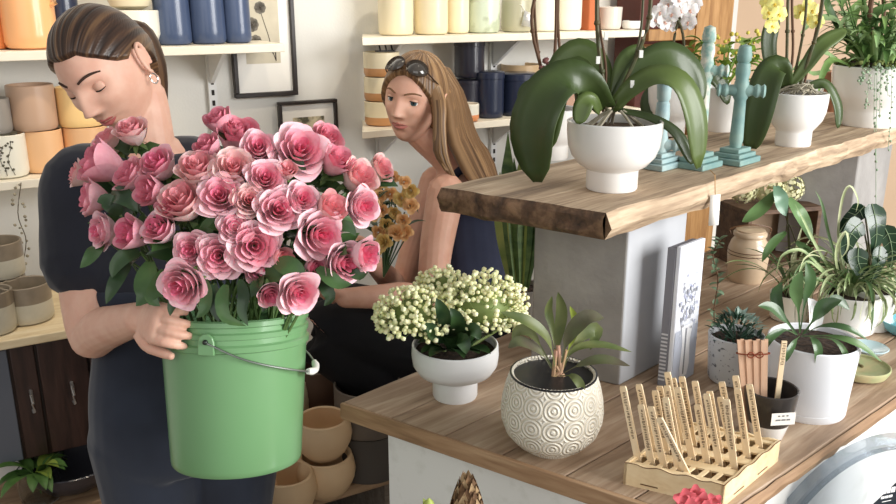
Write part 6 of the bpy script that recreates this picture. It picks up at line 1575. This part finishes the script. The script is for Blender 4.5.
for (cx, cy, rad, key, form, bias, lb) in RL:
    u, v = xc(cx, cy); a_, b_ = (u-230)/172, (v-222)/118
    q = max(0, 1-a_*a_-b_*b_); tt_ = 1.435 - .195*math.sqrt(q) 
    if v < 140: tt_ = max(tt_, 1.40)
    if v > 250: tt_ = min(tt_, 1.27 if v < 280 else 1.215)
    P_ = at(u, v, tt_); R_ = rad/2.291*tt_/F*1.30
    out = (P_-cen).normalized(); ax_ = (V((out.x*.7, -.75, out.z*.5)) + V((bias[0], -.15 if form < 2 else .1, bias[1]*(.8 if form<2 else 1.1)))).normalized()
    qn = ax_.to_track_quat('Z','Y') @ Matrix.Rotation(rr.uniform(0,6.28),3,'Z').to_quaternion()
    t = thing('rose', lb, 'rose', P_, 'pink roses in the green bucket', rot=qn)
    o = link('bloom', RM[key][form], t); s = R_*(1.0 if form < 2 else 1.15 if form==2 else 1.35); o.scale = (s,s,s); o.location = (0,0,-.1*s if form > 1 else 0)
    o2 = link('calyx', calyx, t); o2.scale = (s,s,s); o2.location = o.location
    inv = qn.to_matrix().inverted()
    tip = V((bo.x+rr.uniform(-.06,.06), bo.y+.03+rr.uniform(-.04,.05), zrim-.09)); mid_ = (P_+tip)/2 + V((0,.02,.03)); b0 = P_ - ax_*.85*s
    if v > 270: mid_ = V((P_.x*.6+tip.x*.4, bo.y-.02, zrim+.055))
    pts = [inv @ (p_-P_) for p_ in spline([b0, b0-ax_*.03, mid_, tip], 14)]
    MB().tube(pts, .0024, 6).build('stem', rstem, t)
    mb = MB()
    for k in range(4):
        j = rr.choice((2,3,4,5,6,7)); a = rr.uniform(0,6.28); bb = pts[j]; d_ = inv @ V((math.cos(a), -.35+.8*math.sin(a), rr.uniform(-.35,.35))).normalized()
        n_ = inv @ V((rr.uniform(-.4,.4), -.75, .65)); L_ = rr.uniform(.04,.062)
        mb.leaf([bb, bb+d_*L_*.3+n_*.006, bb+d_*L_*.65+n_*.007, bb+d_*L_], L_*.29, n_, .22, k%2)
    mb.build('leaves', [rleaf, rleaf2], t)
# leafy rose greens filling the gaps and hanging over the rim: separate cut sprays
def spray(label, base, leaves):
    t = thing('rose_foliage', label, 'foliage', base, 'leafy rose sprays in the green bucket'); mb = MB(); ms = MB()
    for pix, w, mi, h in leaves:
        pts = spline([at(*q)-base for q in pix], 10); mb.leaf(pts, w/F*1.3*.72, h, .2, mi); ms.tube(spline([V((0,0,-.06)), pts[0]*.6+V((0,.01,.0)), pts[0]], 8), .0018, 5)
    mb.build('leaves', [rleaf, rleaf2], t); ms.build('stems', rstem, t)
b0 = V((bo.x,bo.y,zrim-.01))
up_ = V((0,-.8,.6))
spray('spray of large round dark leaves hanging at the left of the bunch', b0+V((-.07,0,.0)), [([(104,238,1.33),(98,248,1.31),(90,258,1.30),(80,268,1.30)],13,0,V((-.3,-.9,.3))), ([(130,260,1.31),(120,275,1.29),(112,290,1.28),(106,304,1.28)],11,1,up_), ([(150,262,1.28),(146,280,1.26),(144,296,1.25),(136,306,1.25)],15,0,up_), ([(165,270,1.27),(160,285,1.25),(152,298,1.24),(160,306,1.24)],12,0,V((.2,-.9,.3))), ([(120,215,1.31),(112,205,1.30),(104,200,1.30),(97,202,1.30)],12,1,up_), ([(110,200,1.31),(118,195,1.29),(128,200,1.28),(138,212,1.28)],14,1,up_), ([(140,252,1.29),(126,256,1.28),(116,266,1.28),(112,278,1.28)],12,1,up_)])
spray('spray of leaves hanging over the rim in front of the bucket\'s ear', b0+V((.0,-.06,.0)), [([(226,285,1.24),(222,300,1.225),(226,318,1.222),(246,326,1.222)],9,0,up_), ([(240,280,1.24),(244,296,1.225),(242,312,1.222),(248,326,1.222)],8,1,up_), ([(205,280,1.24),(206,296,1.225),(204,310,1.22),(196,318,1.22)],9,0,up_), ([(214,284,1.24),(215,300,1.228),(216,312,1.225),(219,322,1.225)],8,1,up_), ([(250,284,1.24),(262,292,1.228),(266,302,1.226),(262,312,1.226)],9,1,up_), ([(186,290,1.25),(178,298,1.24),(172,306,1.236),(170,316,1.236)],8,1,up_)])
spray('spray of glossy leaves at the right of the rim below the lower right roses', b0+V((.07,-.02,.0)), [([(276,262,1.25),(288,266,1.235),(298,274,1.23),(302,284,1.23)],14,0,up_), ([(318,268,1.26),(330,278,1.25),(340,284,1.25),(352,284,1.25)],10,0,up_), ([(320,280,1.27),(326,288,1.26),(330,298,1.26),(324,306,1.26)],9,1,up_), ([(302,270,1.26),(310,284,1.25),(312,294,1.25),(310,304,1.25)],9,1,up_), ([(340,268,1.28),(352,272,1.27),(360,276,1.27),(368,272,1.27)],8,1,up_), ([(352,250,1.29),(362,246,1.28),(372,250,1.28),(380,262,1.29)],9,1,up_)])
spray('spray of leaves showing between the roses in the middle', b0+V((.0,.0,.03)), [([(200,240,1.27),(208,228,1.26),(214,222,1.255),(220,218,1.255)],11,0,up_), ([(290,200,1.29),(300,208,1.28),(306,220,1.28),(304,232,1.28)],10,1,up_), ([(284,170,1.31),(292,160,1.30),(300,164,1.30),(306,172,1.30)],8,1,up_), ([(250,200,1.29),(256,210,1.28),(258,222,1.28),(250,232,1.28)],9,1,up_), ([(120,228,1.30),(130,232,1.28),(142,234,1.27),(152,230,1.27)],9,0,up_), ([(330,230,1.30),(340,226,1.29),(350,228,1.29),(356,236,1.29)],9,1,up_), ([(170,196,1.28),(178,206,1.27),(182,216,1.27),(176,226,1.27)],8,1,up_)])
# ---------------------------------------------------------------- floor vases in front of the counter, only their tips in view
vm = M('zinc', (150,156,160), rough=.45, metal=.7)
def vase_thing(name, label, cat, u, v, tt_):
    tip = at(u, v, tt_); b = V((tip.x, tip.y, 0)); t = thing(name, label, cat, b)
    MB().lathe(vessel([(.05,0),(.06,.01),(.075,.40)],.003), n=36).build('floor_vase', vm, t); return t, tip-b
t, tip = vase_thing('dried_protea', 'brown dried cone flower rising at the bottom edge in front of the counter', 'dried flower', 467, 476, 1.13)
MB().tube([V((0,0,.02)), V((tip.x,tip.y,tip.z-.11))], .004, 7).build('stem', g_brown, t)
mb = MB(); rr = random.Random(3); n = 0
for k in range(15):
    q = k/14; z_ = tip.z - .075*q; r_ = .006+.022*q**.7; m_ = 5+int(9*q)
    for i in range(m_):
        a = 2*PI*(i+.5*(k%2))/m_; d_ = V((math.cos(a),math.sin(a),0)); mb.leaf([V((0,0,z_-.014))+d_*r_*.8, V((0,0,z_-.004))+d_*r_*1.05, V((0,0,z_+.006))+d_*r_], .0052, d_, .3, i%2)
mb.ball((0,0,tip.z-.07), 1, lvl=1, axes=[V((.022,0,0)),V((0,.022,0)),V((0,0,.066))])
mb.build('cone_head', [M('cone_brown',(126,96,66),(94,68,46),rough=.8,scale=60), M('cone_tan',(184,158,122),(150,122,88),rough=.8,scale=60)], t)
t, tip = vase_thing('pink_geranium', 'coral pink geranium head at the bottom edge below the plywood box', 'flower', 692, 490, 1.12)
MB().tube([V((0,0,.02)), V((0,0,tip.z-.02))], .004, 7).build('stem', rstem, t)
cor = M('coral_petal', (214,84,96), (226,112,120), rough=.55, scale=20, sss=.1); mb = MB()
for (u, v, s) in ((684,497,.016),(694,492,.014),(700,500,.015),(712,500,.013),(689,507,.017),(704,509,.016)):
    c = at(u,v,1.12) - t.location
    for k in range(5):
        a = k*1.257+u; d_ = V((math.cos(a), -.25, math.sin(a))); mb.leaf([c, c+d_*s*.5+V((0,-.003,0)), c+d_*s], s*.52, V((0,-1,.2)), .2, 0, lambda q: math.sin(PI*min(1,.15+.8*q))**.6)
mb.build('petals', cor, t)
t, tip = vase_thing('green_bud', 'single yellow green bud at the bottom edge left of the brown cone flower', 'flower', 429, 498, 1.13)
MB().tube([V((0,0,.02)), V((0,0,tip.z-.03))], .004, 7).build('stem', rstem, t)
mb = MB(); mb.lathe([(.0005,tip.z-.036),(.008,tip.z-.028),(.010,tip.z-.018),(.006,tip.z-.006),(.0005,tip.z)], n=14)
for k in range(3): mb.strap(V((0,0,tip.z-.034)), k*2.1, .03, .006, 1.2, .4, 6)
mb.build('bud', M('bud_green',(176,190,96),(150,168,76),rough=.5,scale=30), t)
# lettering on the bag
bag = [o for o in SC.objects if o.name.startswith('bag_body')][0]
tgt = at(888, 493, 1.0); c0 = V((0,0,0)); fz_ = -nv*.0615
pl = None
r_ = ray(888,493); o_ = V((0,0,EYE)) - bag.parent.location; n_ = -nv; k_ = ((-nv*.0728)-o_).dot(n_)/r_.dot(n_); c0 = o_ + r_*k_
mb = MB()
for (x, z, w, h) in ((-.0075,.004,.0045,.0085),(.001,.004,.0028,.0085),(.0085,.004,.0035,.0085),(-.008,-.006,.003,.004),(-.001,-.006,.003,.004),(.006,-.006,.003,.004),(.0,-.013,.008,.0012)):
    q = c0; mb.add([q+hv*(x-w)+V((0,0,z-h/2)), q+hv*(x+w)+V((0,0,z-h/2)), q+hv*(x+w)+V((0,0,z+h/2)), q+hv*(x-w)+V((0,0,z+h/2))], [(0,1,2,3)])
mb.build('lettering', M('print_plain_white',(240,240,240)), bag.parent)
# ---------------------------------------------------------------- light
def area(name, loc, tgt, size, sy, power, col=(1,1,1)):
    l = bpy.data.lights.new(name, 'AREA'); l.shape = 'RECTANGLE'; l.size = size; l.size_y = sy; l.energy = power; l.color = col
    o = bpy.data.objects.new(name, l); COL.objects.link(o); o.location = loc; o.rotation_euler = (V(tgt)-V(loc)).to_track_quat('-Z','Y').to_euler(); return o
def spot(name, loc, tgt, power, ang, blend, col, r=.04):
    l = bpy.data.lights.new(name, 'SPOT'); l.energy = power; l.spot_size = math.radians(ang); l.spot_blend = blend; l.color = col; l.shadow_soft_size = r
    o = bpy.data.objects.new(name, l); COL.objects.link(o); o.location = loc; o.rotation_euler = (V(tgt)-V(loc)).to_track_quat('-Z','Y').to_euler(); return o
area('window_daylight', (3.1,.2,1.9), (.5,1.6,1.0), 2.2, 1.9, 190, (1,.995,.98))
area('front_fill', (-.6,-1.8,2.3), (-.2,2,1.0), 3.2, 2.0, 27, (1,.99,.97))  # soft fill added behind the camera, no visible source
warm = (1,.87,.68)
pA, pB, pC = W(-1.35,2.1,2.55), W(-.05,1.95,2.6), W(1.45,1.95,2.6)
spot('track_lamp', W(sd(on_wall(20,60,2.4))[0],1.75,2.5), on_wall(30,110,2.4), 26, 70, .6, warm)
spot('track_lamp', W(sd(on_wall(235,60,2.4))[0]-.05,1.75,2.5), on_wall(190,70,2.45), 18, 60, .35, warm)
spot('track_lamp', W(sd(on_wall(450,20,2.4))[0],1.75,2.5), on_wall(450,40,2.4), 25, 70, .5, warm)
spot('track_lamp', W(sd(on_wall(620,20,2.4))[0],1.75,2.5), on_wall(610,40,2.4), 25, 70, .5, warm)
wd = bpy.data.worlds.new('world'); SC.world = wd; wd.use_nodes = True
bg = wd.node_tree.nodes['Background']; bg.inputs['Color'].default_value = (1,.985,.96,1); bg.inputs['Strength'].default_value = .40
SC.view_settings.view_transform = 'Standard'; SC.view_settings.look = 'None'; SC.view_settings.exposure = 0.0; SC.view_settings.gamma = 1.0; SC.view_settings.use_curve_mapping = False
